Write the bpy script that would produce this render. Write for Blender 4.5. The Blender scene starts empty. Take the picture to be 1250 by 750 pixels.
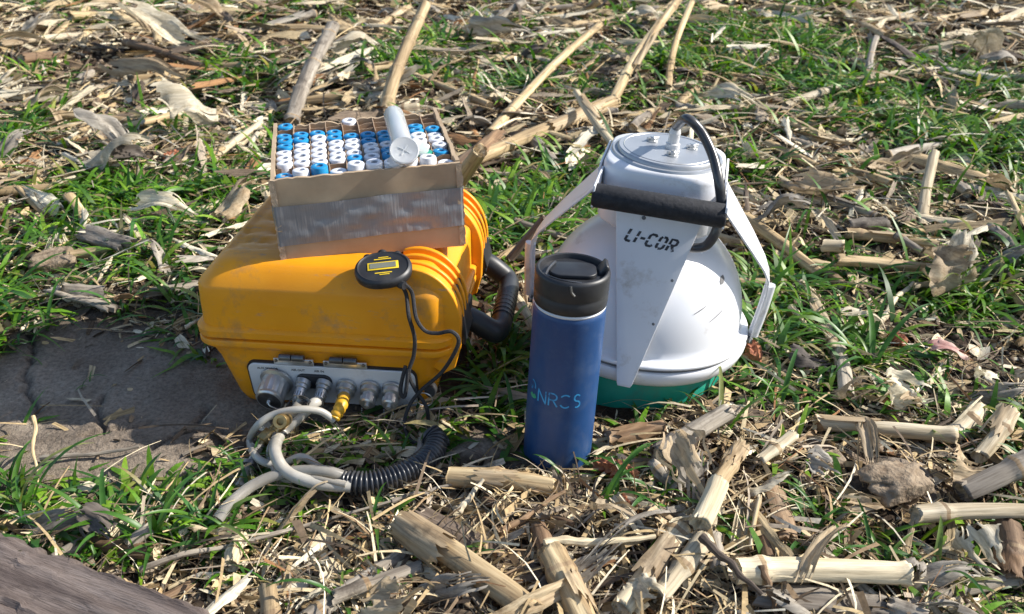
import bpy, bmesh, math, random
import numpy as np
from mathutils import Vector, Matrix, Euler
from math import sin, cos, pi, radians, tan, atan2, sqrt

# ------------------------------------------------------------------ scene, camera, light
SC = bpy.context.scene
COL = SC.collection
CAM_H, PITCH, FPX = 0.60, radians(29.0), 1150.0
cd = bpy.data.cameras.new('camera')
cam = bpy.data.objects.new('camera', cd); COL.objects.link(cam)
cam.location = (0, 0, CAM_H); cam.rotation_euler = (radians(90) - PITCH, 0, 0)
cd.sensor_width = 36; cd.lens = 36 * FPX / 1250.0
cd.clip_start = 0.02; cd.clip_end = 400
cd.dof.use_dof = True; cd.dof.focus_distance = 0.95; cd.dof.aperture_fstop = 12
SC.camera = cam
SC.render.resolution_x = 1024; SC.render.resolution_y = 614

SUN_EL, SUN_AZ = radians(35.5), radians(9)       # azimuth measured from +X towards +Y
world = bpy.data.worlds.new('World'); SC.world = world; world.use_nodes = True
wn = world.node_tree
bg = wn.nodes['Background']
sky = wn.nodes.new('ShaderNodeTexSky'); sky.sky_type = 'NISHITA'; sky.sun_disc = False
sky.sun_elevation = SUN_EL; sky.sun_rotation = radians(90) - SUN_AZ
wn.links.new(sky.outputs[0], bg.inputs[0]); bg.inputs[1].default_value = 0.12
sl = bpy.data.lights.new('sun', 'SUN'); sl.energy = 5.0; sl.angle = radians(0.5); sl.color = (1.0, 0.945, 0.86)
so = bpy.data.objects.new('sun', sl); COL.objects.link(so)
sdir = Vector((cos(SUN_EL) * cos(SUN_AZ), cos(SUN_EL) * sin(SUN_AZ), sin(SUN_EL)))
so.rotation_euler = sdir.to_track_quat('Z', 'Y').to_euler(); so.location = sdir * 5
SC.view_settings.view_transform = 'Standard'; SC.view_settings.look = 'None'
SC.view_settings.exposure = 0.62; SC.view_settings.gamma = 1.0

def ray(px, py):
    v = Vector(((px - 625) / FPX, (375 - py) / FPX, -1.0))
    return Vector((v.x, v.y * sin(PITCH) + cos(PITCH), v.y * cos(PITCH) - sin(PITCH)))
def G(px, py, z=0.0):            # point at height z seen at a photo pixel
    r = ray(px, py); t = (z - CAM_H) / r.z
    return Vector((r.x * t, r.y * t, z))
def P(px, py, Y):                # point at depth Y seen at a photo pixel
    r = ray(px, py); t = Y / r.y
    return Vector((r.x * t, Y, CAM_H + r.z * t))

rnd = random.Random(7)
RNG = np.random.default_rng(11)

# ------------------------------------------------------------------ noise and ground height
def vnoise(x, y, seed):
    x = np.asarray(x, float); y = np.asarray(y, float)
    xi = np.floor(x); yi = np.floor(y); fx = x - xi; fy = y - yi
    fx = fx * fx * (3 - 2 * fx); fy = fy * fy * (3 - 2 * fy)
    def h(a, b):
        n = np.sin(a * 127.1 + b * 311.7 + seed * 74.7) * 43758.5453
        return n - np.floor(n)
    return ((h(xi, yi) * (1 - fx) + h(xi + 1, yi) * fx) * (1 - fy) + (h(xi, yi + 1) * (1 - fx) + h(xi + 1, yi + 1) * fx) * fy) * 2 - 1

def gblob(x, y, px, py, rx, ry):
    """soft blob in ground space whose centre and half axes are given in photo pixels"""
    c = G(px, py); ex = G(px + rx, py); e1 = G(px, py - ry); e2 = G(px, py + ry)
    ax = abs(ex.x - c.x); ay = 0.5 * abs(e1.y - e2.y)
    return np.exp(-(((x - c.x) / ax) ** 2 + ((y - c.y) / ay) ** 2))

MUD = [(90, 470, 170, 70), (220, 490, 130, 60), (90, 565, 160, 36), (330, 470, 130, 60), (215, 575, 60, 22)]
MUD2 = [(575, 545, 60, 16), (1090, 590, 60, 22), (660, 560, 50, 14)]
FLAT = [(420, 430, 190, 80), (690, 540, 70, 28), (785, 450, 170, 60)]
def mudness(x, y):
    m = 0
    for b in MUD: m = np.maximum(m, 1.35 * gblob(x, y, *b))
    for b in MUD2: m = np.maximum(m, 1.1 * gblob(x, y, *b))
    return np.clip(m, 0, 1)
def flatness(x, y):
    m = mudness(x, y)
    for b in FLAT: m = np.maximum(m, np.clip(1.6 * gblob(x, y, *b), 0, 1))
    return m
CRACKS = [[(252, 497), (240, 510), (228, 528), (214, 537), (196, 546), (184, 552)], [(182, 515), (160, 522), (130, 528), (100, 534)],
          [(36, 410), (38, 440), (30, 470), (44, 500)], [(240, 510), (262, 520), (285, 528)], [(130, 528), (120, 505), (124, 480)]]
def seg_dist(x, y, a, b):
    dx, dy = b.x - a.x, b.y - a.y; L = dx * dx + dy * dy
    t = np.clip(((x - a.x) * dx + (y - a.y) * dy) / L, 0, 1)
    return np.hypot(x - a.x - t * dx, y - a.y - t * dy)
def height(x, y):
    x = np.asarray(x, float); y = np.asarray(y, float)
    f = flatness(x, y)
    big = 0.018 * vnoise(x * 4.1, y * 4.1, 1) + 0.013 * vnoise(x * 9.3, y * 9.3, 2)
    mid = 0.006 * vnoise(x * 24, y * 24, 3) + 0.0035 * vnoise(x * 52, y * 52, 4) + 0.002 * vnoise(x * 115, y * 115, 8)
    fine = 0.0034 * vnoise(x * 14, y * 14, 5) + 0.0017 * vnoise(x * 45, y * 45, 6) + 0.0013 * vnoise(x * 95, y * 95, 9)
    fade = np.clip(1 - (np.hypot(x, y - 1.3) - 4) / 4, 0, 1)
    h = (1 - f) * (big + mid * fade) + f * fine
    # clods of bare soil
    for (px, py, rx, ry, a) in [(1095, 585, 38, 20, .022), (1060, 560, 20, 14, .012), (35, 320, 45, 16, .02), (640, 660, 60, 22, .008)]:
        h = h + a * gblob(x, y, px, py, rx, ry)
    m = np.zeros_like(h)
    for poly in CRACKS:
        for (a, b) in zip(poly[:-1], poly[1:]):
            A, B = G(*a), G(*b)
            d = seg_dist(x + .004 * vnoise(x * 90, y * 90, 12), y + .004 * vnoise(x * 90, y * 90, 13), A, B)
            m = np.maximum(m, np.exp(-(d / 0.0027) ** 2))
    return h - 0.010 * m
def hz(x, y): return float(height(np.array([x]), np.array([y]))[0])
def Gh(px, py, dz=0.0):
    p = G(px, py)
    for _ in range(3):
        p = G(px, py, hz(p.x, p.y) + dz)
    return p

# ------------------------------------------------------------------ materials
def nt(name):
    m = bpy.data.materials.new(name); m.use_nodes = True
    return m, m.node_tree.nodes, m.node_tree.links, m.node_tree.nodes['Principled BSDF']
def ramp(N, stops):
    r = N.new('ShaderNodeValToRGB'); e = r.color_ramp.elements
    while len(e) < len(stops): e.new(0.5)
    for i, (p, c) in enumerate(stops):
        e[i].position = p; e[i].color = (*c, 1) if len(c) == 3 else c
    return r
def noise(N, L, scale, detail=4, vec=None, rough=.55):
    n = N.new('ShaderNodeTexNoise'); n.inputs['Scale'].default_value = scale; n.inputs['Detail'].default_value = detail
    n.inputs['Roughness'].default_value = rough
    if vec is not None: L.new(vec, n.inputs['Vector'])
    return n
def mapped(N, L, scale, coord='Object'):
    t = N.new('ShaderNodeTexCoord'); m = N.new('ShaderNodeMapping'); m.inputs['Scale'].default_value = scale
    L.new(t.outputs[coord], m.inputs['Vector']); return m.outputs[0]
def mixc(N, L, f, a, b, mode='MIX'):
    m = N.new('ShaderNodeMix'); m.data_type = 'RGBA'; m.blend_type = mode
    for s, v in ((0, f), (6, a), (7, b)):
        if hasattr(v, 'is_output'): L.new(v, m.inputs[s])
        else: m.inputs[s].default_value = v if s == 0 else (*v, 1)
    return m.outputs[2]
def bump(N, L, bs, h, strength, dist):
    b = N.new('ShaderNodeBump'); b.inputs['Strength'].default_value = strength; b.inputs['Distance'].default_value = dist
    L.new(h, b.inputs['Height']); L.new(b.outputs[0], bs.inputs['Normal']); return b
def basic(name, c1, c2=None, rough=.5, metal=0, scale=30, bstr=.15, bdist=.001, dirt=None, trans=0, vec=None, lo=.35, hi=.65, dscale=9, spec=.5):
    m, N, L, b = nt(name)
    v = mapped(N, L, vec or (1, 1, 1))
    n = noise(N, L, scale, 6, v)
    r = ramp(N, [(lo, c1), (hi, c2 or c1)]); L.new(n.outputs[0], r.inputs[0])
    out = r.outputs[0]
    if dirt:
        n2 = noise(N, L, dscale, 8, v, .7); r2 = ramp(N, [(dirt[1], (0, 0, 0)), (dirt[2], (1, 1, 1))]); L.new(n2.outputs[0], r2.inputs[0])
        out = mixc(N, L, r2.outputs[0], out, dirt[0])
    L.new(out, b.inputs['Base Color'])
    b.inputs['Roughness'].default_value = rough; b.inputs['Metallic'].default_value = metal
    b.inputs['Specular IOR Level'].default_value = spec
    if trans: b.inputs['Transmission Weight'].default_value = trans
    if bstr: bump(N, L, b, n.outputs[0], bstr, bdist)
    return m

def soil_material():
    m, N, L, b = nt('soil')
    v = mapped(N, L, (1, 1, 1))
    n1 = noise(N, L, 6, 8, v); n2 = noise(N, L, 45, 8, v, .7); n3 = noise(N, L, 220, 6, v, .7)
    at = N.new('ShaderNodeAttribute'); at.attribute_name = 'mud'
    r1 = ramp(N, [(.3, (.034, .023, .016)), (.55, (.068, .047, .032)), (.75, (.15, .108, .07))]); L.new(n2.outputs[0], r1.inputs[0])
    r2 = ramp(N, [(.3, (.21, .165, .125)), (.5, (.33, .27, .21)), (.68, (.46, .39, .31))]); L.new(n1.outputs[0], r2.inputs[0])
    g = ramp(N, [(.33, (.58, .57, .56)), (.66, (1.2, 1.2, 1.2))]); L.new(n3.outputs[0], g.inputs[0])
    c = mixc(N, L, at.outputs['Fac'], r1.outputs[0], r2.outputs[0])
    c = mixc(N, L, 1.0, c, g.outputs[0], 'MULTIPLY')
    L.new(c, b.inputs['Base Color']); b.inputs['Roughness'].default_value = .95; b.inputs['Specular IOR Level'].default_value = .2
    add = N.new('ShaderNodeMath'); add.operation = 'ADD'; L.new(n2.outputs[0], add.inputs[0])
    s = N.new('ShaderNodeMath'); s.operation = 'MULTIPLY'; s.inputs[1].default_value = .5; L.new(n3.outputs[0], s.inputs[0]); L.new(s.outputs[0], add.inputs[1])
    bump(N, L, b, add.outputs[0], 1.0, .009)
    return m
def tint_material(name, rough=.8, transl=0.0, spec=.3, stretch=None):
    m, N, L, b = nt(name)
    at = N.new('ShaderNodeAttribute'); at.attribute_name = 'tint'
    v = mapped(N, L, (1, 1, 1)); n = noise(N, L, 260, 3, v)
    r = ramp(N, [(.3, (.72, .72, .72)), (.7, (1.2, 1.2, 1.2))]); L.new(n.outputs[0], r.inputs[0])
    c = mixc(N, L, 1.0, at.outputs['Color'], r.outputs[0], 'MULTIPLY')
    L.new(c, b.inputs['Base Color']); b.inputs['Roughness'].default_value = rough; b.inputs['Specular IOR Level'].default_value = spec
    if transl:
        t = N.new('ShaderNodeBsdfTranslucent'); L.new(mixc(N, L, 1.0, c, (1.25, 1.25, .55), 'MULTIPLY'), t.inputs[0])
        mx = N.new('ShaderNodeMixShader'); mx.inputs[0].default_value = transl
        L.new(b.outputs[0], mx.inputs[1]); L.new(t.outputs[0], mx.inputs[2])
        L.new(mx.outputs[0], N['Material Output'].inputs['Surface'])
    return m
def litter_material(name):
    m, N, L, b = nt(name)
    at = N.new('ShaderNodeAttribute'); at.attribute_name = 'tint'; ag = N.new('ShaderNodeAttribute'); ag.attribute_name = 'grain'
    n = noise(N, L, 600, 4, ag.outputs['Vector'], .65); n2 = noise(N, L, 30, 5, mapped(N, L, (1, 1, 1)), .7)
    r = ramp(N, [(.34, (.50, .47, .44)), (.5, (.95, .95, .94)), (.68, (1.22, 1.2, 1.16))]); L.new(n.outputs[0], r.inputs[0])
    c = mixc(N, L, 1.0, at.outputs['Color'], r.outputs[0], 'MULTIPLY')
    r2 = ramp(N, [(.54, (0, 0, 0)), (.72, (.8, .8, .8))]); L.new(n2.outputs[0], r2.inputs[0]); c = mixc(N, L, r2.outputs[0], c, (.10, .075, .05))
    L.new(c, b.inputs['Base Color']); b.inputs['Roughness'].default_value = .75; b.inputs['Specular IOR Level'].default_value = .3
    bump(N, L, b, n.outputs[0], .6, .0015); return m
def fibre_material(name, dark, mid, light, rough=.75, transl=0, dirt=.45, stain=(.055, .042, .032), gs=420, bs=.38):
    """grain runs along local X; every object a little different"""
    m, N, L, b = nt(name)
    t = N.new('ShaderNodeTexCoord'); oi = N.new('ShaderNodeObjectInfo')
    addv = N.new('ShaderNodeVectorMath'); addv.operation = 'ADD'; L.new(t.outputs['Object'], addv.inputs[0]); 
    sc = N.new('ShaderNodeMath'); sc.operation = 'MULTIPLY'; sc.inputs[1].default_value = 37; L.new(oi.outputs['Random'], sc.inputs[0]); L.new(sc.outputs[0], addv.inputs[1])
    mp = N.new('ShaderNodeMapping'); mp.inputs['Scale'].default_value = (.06, 1, 1); L.new(addv.outputs[0], mp.inputs['Vector'])
    n1 = noise(N, L, gs, 4, mp.outputs[0], .6); n2 = noise(N, L, 26, 6, addv.outputs[0], .7); n3 = noise(N, L, 90, 5, mp.outputs[0])
    r1 = ramp(N, [(.3, dark), (.5, mid), (.68, light)]); L.new(n3.outputs[0], r1.inputs[0])
    g = ramp(N, [(.34, (.66, .63, .60)), (.55, (1.07, 1.07, 1.07))]); L.new(n1.outputs[0], g.inputs[0])
    c = mixc(N, L, .85, r1.outputs[0], g.outputs[0], 'MULTIPLY')
    r2 = ramp(N, [(dirt + .07, (0, 0, 0)), (dirt + .22, (.85, .85, .85))]); L.new(n2.outputs[0], r2.inputs[0])
    c = mixc(N, L, r2.outputs[0], c, stain)
    # per-object lightness and greyness
    rb = ramp(N, [(0, (.72, .70, .68)), (1, (1.18, 1.16, 1.10))]); L.new(oi.outputs['Random'], rb.inputs[0])
    c = mixc(N, L, 1.0, c, rb.outputs[0], 'MULTIPLY')
    L.new(c, b.inputs['Base Color']); b.inputs['Roughness'].default_value = rough; b.inputs['Specular IOR Level'].default_value = .35
    bp = bump(N, L, b, n1.outputs[0], bs, .0012)
    if transl:
        tr = N.new('ShaderNodeBsdfTranslucent'); L.new(c, tr.inputs[0]); mx = N.new('ShaderNodeMixShader'); mx.inputs[0].default_value = transl
        L.new(b.outputs[0], mx.inputs[1]); L.new(tr.outputs[0], mx.inputs[2]); L.new(mx.outputs[0], N['Material Output'].inputs['Surface'])
    return m
M = {}
M['soil'] = soil_material()
M['chaff'] = tint_material('chaff', .85)
M['litter'] = litter_material('dry_litter')
M['grass'] = tint_material('grass_blades', .45, .35, .5)
M['stalk_tan'] = fibre_material('stalk_tan', (.26, .185, .105), (.44, .33, .19), (.60, .49, .31), dirt=.5)
M['stalk_pale'] = fibre_material('stalk_pale', (.40, .33, .22), (.56, .48, .34), (.68, .61, .47), dirt=.56)
M['stalk_grey'] = fibre_material('stalk_grey', (.17, .145, .12), (.31, .275, .23), (.45, .41, .35), dirt=.47)
M['stalk_dark'] = fibre_material('stalk_dark', (.055, .042, .034), (.12, .092, .072), (.20, .16, .13), dirt=.5)
M['stalk_brown'] = fibre_material('stalk_brown', (.12, .075, .045), (.23, .15, .09), (.36, .26, .165), dirt=.5)
M['stalk_node'] = fibre_material('stalk_node_band', (.20, .13, .075), (.36, .26, .155), (.50, .39, .25), dirt=.5)
M['pith'] = fibre_material('pith', (.42, .34, .22), (.60, .52, .37), (.72, .65, .50), rough=.95, dirt=.5, stain=(.2, .14, .09))
M['husk_pale'] = fibre_material('husk_pale', (.46, .40, .29), (.62, .56, .43), (.76, .71, .59), rough=.6, transl=.22, dirt=.56, stain=(.22, .18, .13))
M['husk_tan'] = fibre_material('husk_tan', (.30, .215, .125), (.46, .36, .235), (.60, .50, .35), rough=.65, transl=.2, dirt=.52, stain=(.12, .09, .06))
M['husk_grey'] = fibre_material('husk_grey', (.17, .155, .135), (.30, .275, .24), (.42, .39, .34), rough=.7, transl=.12, dirt=.5)
M['husk_dark'] = fibre_material('husk_dark', (.05, .043, .04), (.10, .085, .075), (.17, .145, .125), rough=.75, dirt=.5)
M['husk_brown'] = fibre_material('husk_brown', (.16, .095, .05), (.29, .18, .10), (.42, .29, .17), rough=.65, transl=.12, dirt=.5)
M['bark'] = fibre_material('bark', (.055, .042, .040), (.115, .092, .086), (.19, .158, .148), rough=.85, dirt=.54, stain=(.045, .036, .03), gs=900, bs=1.0)
M['stone'] = basic('soil_clod_crust', (.17, .125, .085), (.33, .26, .185), .95, scale=90, bstr=1, bdist=.006, spec=.15)
M['cob'] = basic('corncob_chaff', (.20, .055, .025), (.42, .17, .08), .8, scale=140, bstr=.6, bdist=.002)
M['case'] = basic('yellow_resin', (.81, .305, .006), (.88, .355, .010), .42, scale=14, bstr=.12, bdist=.0006, dirt=((.36, .20, .09), .55, .76), dscale=15, spec=.45)
def scuffed(m):        # pale scuffs and fine pitting on the resin
    N, L = m.node_tree.nodes, m.node_tree.links; b = N['Principled BSDF']
    src = b.inputs['Base Color'].links[0].from_socket
    v = mapped(N, L, (.35, 1, 1.6)); n = noise(N, L, 60, 8, v, .8)
    r = ramp(N, [(.58, (0, 0, 0)), (.70, (.7, .7, .7))]); L.new(n.outputs[0], r.inputs[0])
    c = mixc(N, L, r.outputs[0], src, (.36, .27, .20)); L.new(c, b.inputs['Base Color'])
    v2 = mapped(N, L, (1, 1, 1)); n2 = noise(N, L, 900, 2, v2); bump(N, L, b, n2.outputs[0], .12, .0004)
    rr = ramp(N, [(.4, (.34, .34, .34)), (.7, (.6, .6, .6))]); L.new(n.outputs[0], rr.inputs[0]); L.new(rr.outputs[0], b.inputs['Roughness'])
scuffed(M['case'])
M['panel'] = basic('brushed_panel', (.66, .67, .69), (.73, .74, .76), .42, .05, 20, .05, .0003, dirt=((.24, .22, .19), .60, .8))
M['steel'] = basic('connector_steel', (.50, .50, .49), (.68, .68, .67), .30, .75, 60, .1, .0003)
M['steel_dark'] = basic('dark_steel', (.10, .10, .105), (.22, .22, .22), .38, .8, 60, .1, .0003)
M['brass'] = basic('tarnished_brass', (.32, .21, .085), (.52, .38, .17), .38, .85, 70, .2, .0004, dirt=((.14, .10, .06), .55, .75))
M['black'] = basic('black_plastic', (.013, .014, .018), (.03, .032, .036), .45, 0, 30, .1, .0004, dirt=((.10, .088, .075), .56, .85))
M['foam'] = basic('black_foam', (.010, .011, .014), (.022, .023, .028), .8, 0, 220, .6, .0012, dirt=((.11, .095, .08), .60, .85))
M['rubber'] = basic('black_rubber', (.028, .029, .034), (.055, .057, .063), .28, 0, 30, .1, .0003, dirt=((.13, .12, .105), .55, .8), dscale=30)
M['cord'] = basic('black_cord', (.008, .008, .010), (.035, .035, .038), .7, 0, 900, .6, .001)
M['white'] = basic('white_paint', (.66, .67, .70), (.73, .74, .77), .38, 0, 9, .04, .0004, dirt=((.38, .33, .27), .56, .80), dscale=26)
M['dome'] = basic('white_dome_plastic', (.70, .71, .74), (.76, .77, .80), .24, 0, 8, .03, .0004, dirt=((.42, .37, .32), .60, .82), dscale=20)
M['lidgrey'] = basic('satin_grey_plate', (.33, .35, .38), (.42, .44, .47), .35, .35, 16, .05, .0003, dirt=((.3, .28, .25), .58, .8))
M['gasket'] = basic('grey_gasket', (.10, .10, .105), (.16, .16, .16), .7)
M['teal'] = basic('teal_collar_plastic', (.008, .26, .17), (.014, .36, .25), .35, 0, 18, .1, .0005, dirt=((.10, .09, .065), .54, .78))
M['card'] = basic('cardboard', (.36, .265, .17), (.45, .34, .225), .85, 0, 22, .35, .0012, dirt=((.42, .32, .22), .58, .8), dscale=14)
M['card_edge'] = basic('cardboard_torn_edge', (.36, .27, .18), (.48, .37, .26), .95, 0, 180, .6, .002)
M['card_in'] = basic('cardboard_inside', (.32, .22, .145), (.42, .30, .20), .9, 0, 40, .3, .001)
def tape_material():
    m, N, L, b = nt('silver_duct_tape')
    v = mapped(N, L, (1, 1, 1)); n = noise(N, L, 16, 6, v)
    v2 = mapped(N, L, (2.2, 1, .25)); n2 = noise(N, L, 46, 8, v2, .75)
    vs = mapped(N, L, (1, 1, .04)); n4 = noise(N, L, 380, 2, vs)
    r = ramp(N, [(.35, (.23, .235, .25)), (.65, (.33, .335, .35))]); L.new(n.outputs[0], r.inputs[0])
    r2 = ramp(N, [(.60, (0, 0, 0)), (.76, (.35, .35, .35))]); L.new(n2.outputs[0], r2.inputs[0])  # pale streaks: scratches plus wrinkle highlights painted into the tape colour
    L.new(mixc(N, L, r2.outputs[0], r.outputs[0], (.55, .56, .58)), b.inputs['Base Color'])
    b.inputs['Roughness'].default_value = .4; b.inputs['Metallic'].default_value = .25
    a = N.new('ShaderNodeMath'); a.operation = 'ADD'; L.new(n.outputs[0], a.inputs[0]); L.new(n4.outputs[0], a.inputs[1])
    bump(N, L, b, a.outputs[0], .35, .0012); return m
M['tape'] = tape_material()
M['cap_blue'] = basic('blue_screw_cap', (.008, .21, .46), (.012, .26, .54), .4, 0, 50, .1, .0002)
M['cap_white'] = basic('white_screw_cap', (.66, .67, .72), (.74, .75, .79), .4, 0, 50, .1, .0002)
M['cap_green'] = basic('green_screw_cap', (.02, .25, .16), (.03, .30, .2), .4, 0, 50, .1, .0002)
M['septum'] = basic('grey_septum', (.13, .14, .16), (.2, .21, .23), .6)
M['septum_tan'] = basic('tan_septum', (.42, .30, .24), (.5, .37, .3), .6)
M['glass'] = basic('vial_glass', (.66, .68, .74), (.72, .74, .80), .2, 0, 20, 0, 0, trans=.5)
M['clear'] = basic('milky_clear_plastic', (.88, .90, .92), (.92, .94, .95), .22, 0, 30, .05, .0005, trans=.62)
M['hose'] = basic('milky_hose', (.46, .435, .38), (.56, .535, .475), .30, 0, 35, .15, .0005, dirt=((.30, .26, .21), .52, .78), trans=.15)
M['hose_clear'] = basic('clear_hose', (.42, .39, .34), (.54, .51, .45), .22, 0, 35, .1, .0005, dirt=((.34, .3, .25), .55, .8), trans=.5)
M['yellow_rubber'] = basic('yellow_rubber', (.60, .32, .02), (.70, .40, .03), .45, 0, 60, .2, .0005, dirt=((.3, .2, .1), .55, .8))
def bottle_material():
    m, N, L, b = nt('blue_bottle_coat')
    v = mapped(N, L, (1, 1, 1)); n = noise(N, L, 9, 8, v, .65); n2 = noise(N, L, 34, 8, mapped(N, L, (1, 1, .8)), .75); n3 = noise(N, L, 420, 2, v)
    r = ramp(N, [(.35, (.011, .048, .150)), (.7, (.016, .072, .215))]); L.new(n.outputs[0], r.inputs[0])
    r2 = ramp(N, [(.50, (0, 0, 0)), (.76, (.42, .42, .42))]); L.new(n2.outputs[0], r2.inputs[0])
    L.new(mixc(N, L, r2.outputs[0], r.outputs[0], (.10, .14, .22)), b.inputs['Base Color'])
    rr = ramp(N, [(.3, (.30, .30, .30)), (.7, (.55, .55, .55))]); L.new(n2.outputs[0], rr.inputs[0]); L.new(rr.outputs[0], b.inputs['Roughness'])
    bump(N, L, b, n3.outputs[0], .10, .0005); return m
M['bottle'] = bottle_material()
M['print_blue'] = basic('light_blue_print', (.04, .30, .62), (.05, .38, .72), .5, dirt=((.01, .06, .2), .5, .62), dscale=60)
M['print_green'] = basic('green_print', (.03, .30, .16), (.04, .36, .2), .5)
M['ink'] = basic('black_stencil_ink', (.02, .02, .025), (.05, .05, .055), .6, dirt=((.4, .4, .42), .56, .66), dscale=120)
M['ink_solid'] = basic('black_ink', (.02, .02, .022), (.03, .03, .03), .6)
M['lcd'] = basic('lcd_screen', (.16, .17, .14), (.20, .21, .17), .2)
M['yellow_print'] = basic('yellow_print', (.72, .50, .02), (.8, .56, .03), .5)
M['pink'] = basic('pinkish_husk', (.33, .15, .13), (.50, .34, .29), .7, scale=60, bstr=.5, bdist=.002)
M['plastic_white'] = basic('translucent_fitting', (.74, .75, .76), (.80, .80, .80), .3, trans=.3)

# ------------------------------------------------------------------ object helpers
def tag(o, label=None, cat=None, group=None, kind=None):
    if label: o['label'] = label
    if cat: o['category'] = cat
    if group: o['group'] = group
    if kind: o['kind'] = kind
    return o
def thing(name, loc, label, cat, rot=(0, 0, 0), group=None):
    o = bpy.data.objects.new(name, None); COL.objects.link(o); o.empty_display_size = .02
    o.location = loc; o.rotation_euler = rot; tag(o, label, cat, group); return o
def mesh_from(verts, faces, smooth=True, mats=(), midx=None, name='mesh'):
    me = bpy.data.meshes.new(name); me.from_pydata([tuple(v) for v in verts], [], [tuple(f) for f in faces])
    for m in mats: me.materials.append(m)
    if midx is not None: me.polygons.foreach_set('material_index', midx)
    if smooth: me.polygons.foreach_set('use_smooth', [True] * len(me.polygons))
    me.update(); return me
def link(name, me, parent=None, loc=None, rot=None, label=None):
    o = bpy.data.objects.new(name, me); COL.objects.link(o)
    if parent is not None: o.parent = parent
    if loc is not None: o.location = loc
    if rot is not None: o.rotation_euler = rot
    if label: o['label'] = label
    return o
def sharp(me, ang=35):
    bm = bmesh.new(); bm.from_mesh(me)
    for e in bm.edges:
        if len(e.link_faces) == 2 and e.calc_face_angle(0) > radians(ang): e.smooth = False
    bm.to_mesh(me); bm.free(); return me
class MB:
    """collects shapes into one mesh"""
    def __init__(s): s.v = []; s.f = []
    def add(s, v, f):
        o = len(s.v); s.v += [Vector(p) for p in v]; s.f += [tuple(i + o for i in q) for q in f]; return s
    def box(s, c, d, rot=None):
        x, y, z = d[0] / 2, d[1] / 2, d[2] / 2
        vs = [Vector((i * x, j * y, k * z)) for i in (-1, 1) for j in (-1, 1) for k in (-1, 1)]
        if rot: R = Euler(rot).to_matrix(); vs = [R @ q for q in vs]
        return s.add([q + Vector(c) for q in vs], [(0, 1, 3, 2), (4, 6, 7, 5), (0, 4, 5, 1), (2, 3, 7, 6), (0, 2, 6, 4), (1, 5, 7, 3)])
    def lathe(s, prof, n=32, mat=None, cap0=False, cap1=False):
        v = []; f = []
        for (r, z) in prof:
            for k in range(n): a = 2 * pi * k / n; v.append(Vector((r * cos(a), r * sin(a), z)))
        for i in range(len(prof) - 1):
            for k in range(n): k2 = (k + 1) % n; f.append((i * n + k, i * n + k2, (i + 1) * n + k2, (i + 1) * n + k))
        if cap0: f.append(tuple(reversed(range(n))))
        if cap1: f.append(tuple((len(prof) - 1) * n + k for k in range(n)))
        if mat is not None: v = [mat @ q for q in v]
        return s.add(v, f)
    def tube(s, pts, rad, n=10, caps=True, spline=True, steps=6):
        pts = [Vector(p) for p in pts]
        if spline and len(pts) > 2: pts = catmull(pts, steps)
        rs = rad if callable(rad) else (lambda t: rad)
        v = []; f = []; m = len(pts); up = None
        for i, p in enumerate(pts):
            d = (pts[min(i + 1, m - 1)] - pts[max(i - 1, 0)]).normalized()
            if up is None: up = d.orthogonal().normalized()
            up = (up - d * up.dot(d)).normalized(); w = d.cross(up); r = rs(i / (m - 1))
            for k in range(n): a = 2 * pi * k / n; v.append(p + (up * cos(a) + w * sin(a)) * r)
        for i in range(m - 1):
            for k in range(n): k2 = (k + 1) % n; f.append((i * n + k, i * n + k2, (i + 1) * n + k2, (i + 1) * n + k))
        if caps: f.append(tuple(reversed(range(n)))); f.append(tuple((m - 1) * n + k for k in range(n)))
        return s.add(v, f)
    def mesh(s, mat, smooth=True, ang=35, bevel=0, seg=2, name='mesh'):
        me = mesh_from(s.v, s.f, smooth, [mat], name=name)
        bm = bmesh.new(); bm.from_mesh(me)
        bmesh.ops.recalc_face_normals(bm, faces=bm.faces)
        if bevel:
            es = [e for e in bm.edges if len(e.link_faces) == 2 and e.calc_face_angle(0) > radians(ang)]
            bmesh.ops.bevel(bm, geom=es, offset=bevel, segments=seg, affect='EDGES', profile=.5)
            for f in bm.faces: f.smooth = True
        for e in bm.edges:
            if len(e.link_faces) == 2 and e.calc_face_angle(0) > radians(ang + (15 if bevel else 0)): e.smooth = False
        bm.to_mesh(me); bm.free(); return me
    def put(s, name, mat, parent=None, **k):
        lab = k.pop('label', None); loc = k.pop('loc', None); rot = k.pop('rot', None)
        return link(name, s.mesh(mat, name=name, **k), parent, loc, rot, lab)
def catmull(p, steps=6):
    q = [p[0] * 2 - p[1]] + p + [p[-1] * 2 - p[-2]]; out = []
    for i in range(1, len(q) - 2):
        for k in range(steps):
            t = k / steps; a, b, c, d = q[i - 1], q[i], q[i + 1], q[i + 2]
            out.append(.5 * ((2 * b) + (-a + c) * t + (2 * a - 5 * b + 4 * c - d) * t * t + (-a + 3 * b - 3 * c + d) * t ** 3))
    return out + [p[-1]]
def rr(hx, hy, r, nc=8, ne=8):
    pts = []; cs = [(hx - r, hy - r, 0), (-hx + r, hy - r, 90), (-hx + r, -hy + r, 180), (hx - r, -hy + r, 270)]
    for i, (cx, cy, a0) in enumerate(cs):
        arc = [(cx + r * cos(radians(a0 + 90 * k / nc)), cy + r * sin(radians(a0 + 90 * k / nc))) for k in range(nc + 1)]
        pts += arc
        nx = cs[(i + 1) % 4]; b = (nx[0] + r * cos(radians(nx[2])), nx[1] + r * sin(radians(nx[2])))
        for k in range(1, ne): t = k / ne; pts.append((arc[-1][0] * (1 - t) + b[0] * t, arc[-1][1] * (1 - t) + b[1] * t))
    return pts
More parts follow.
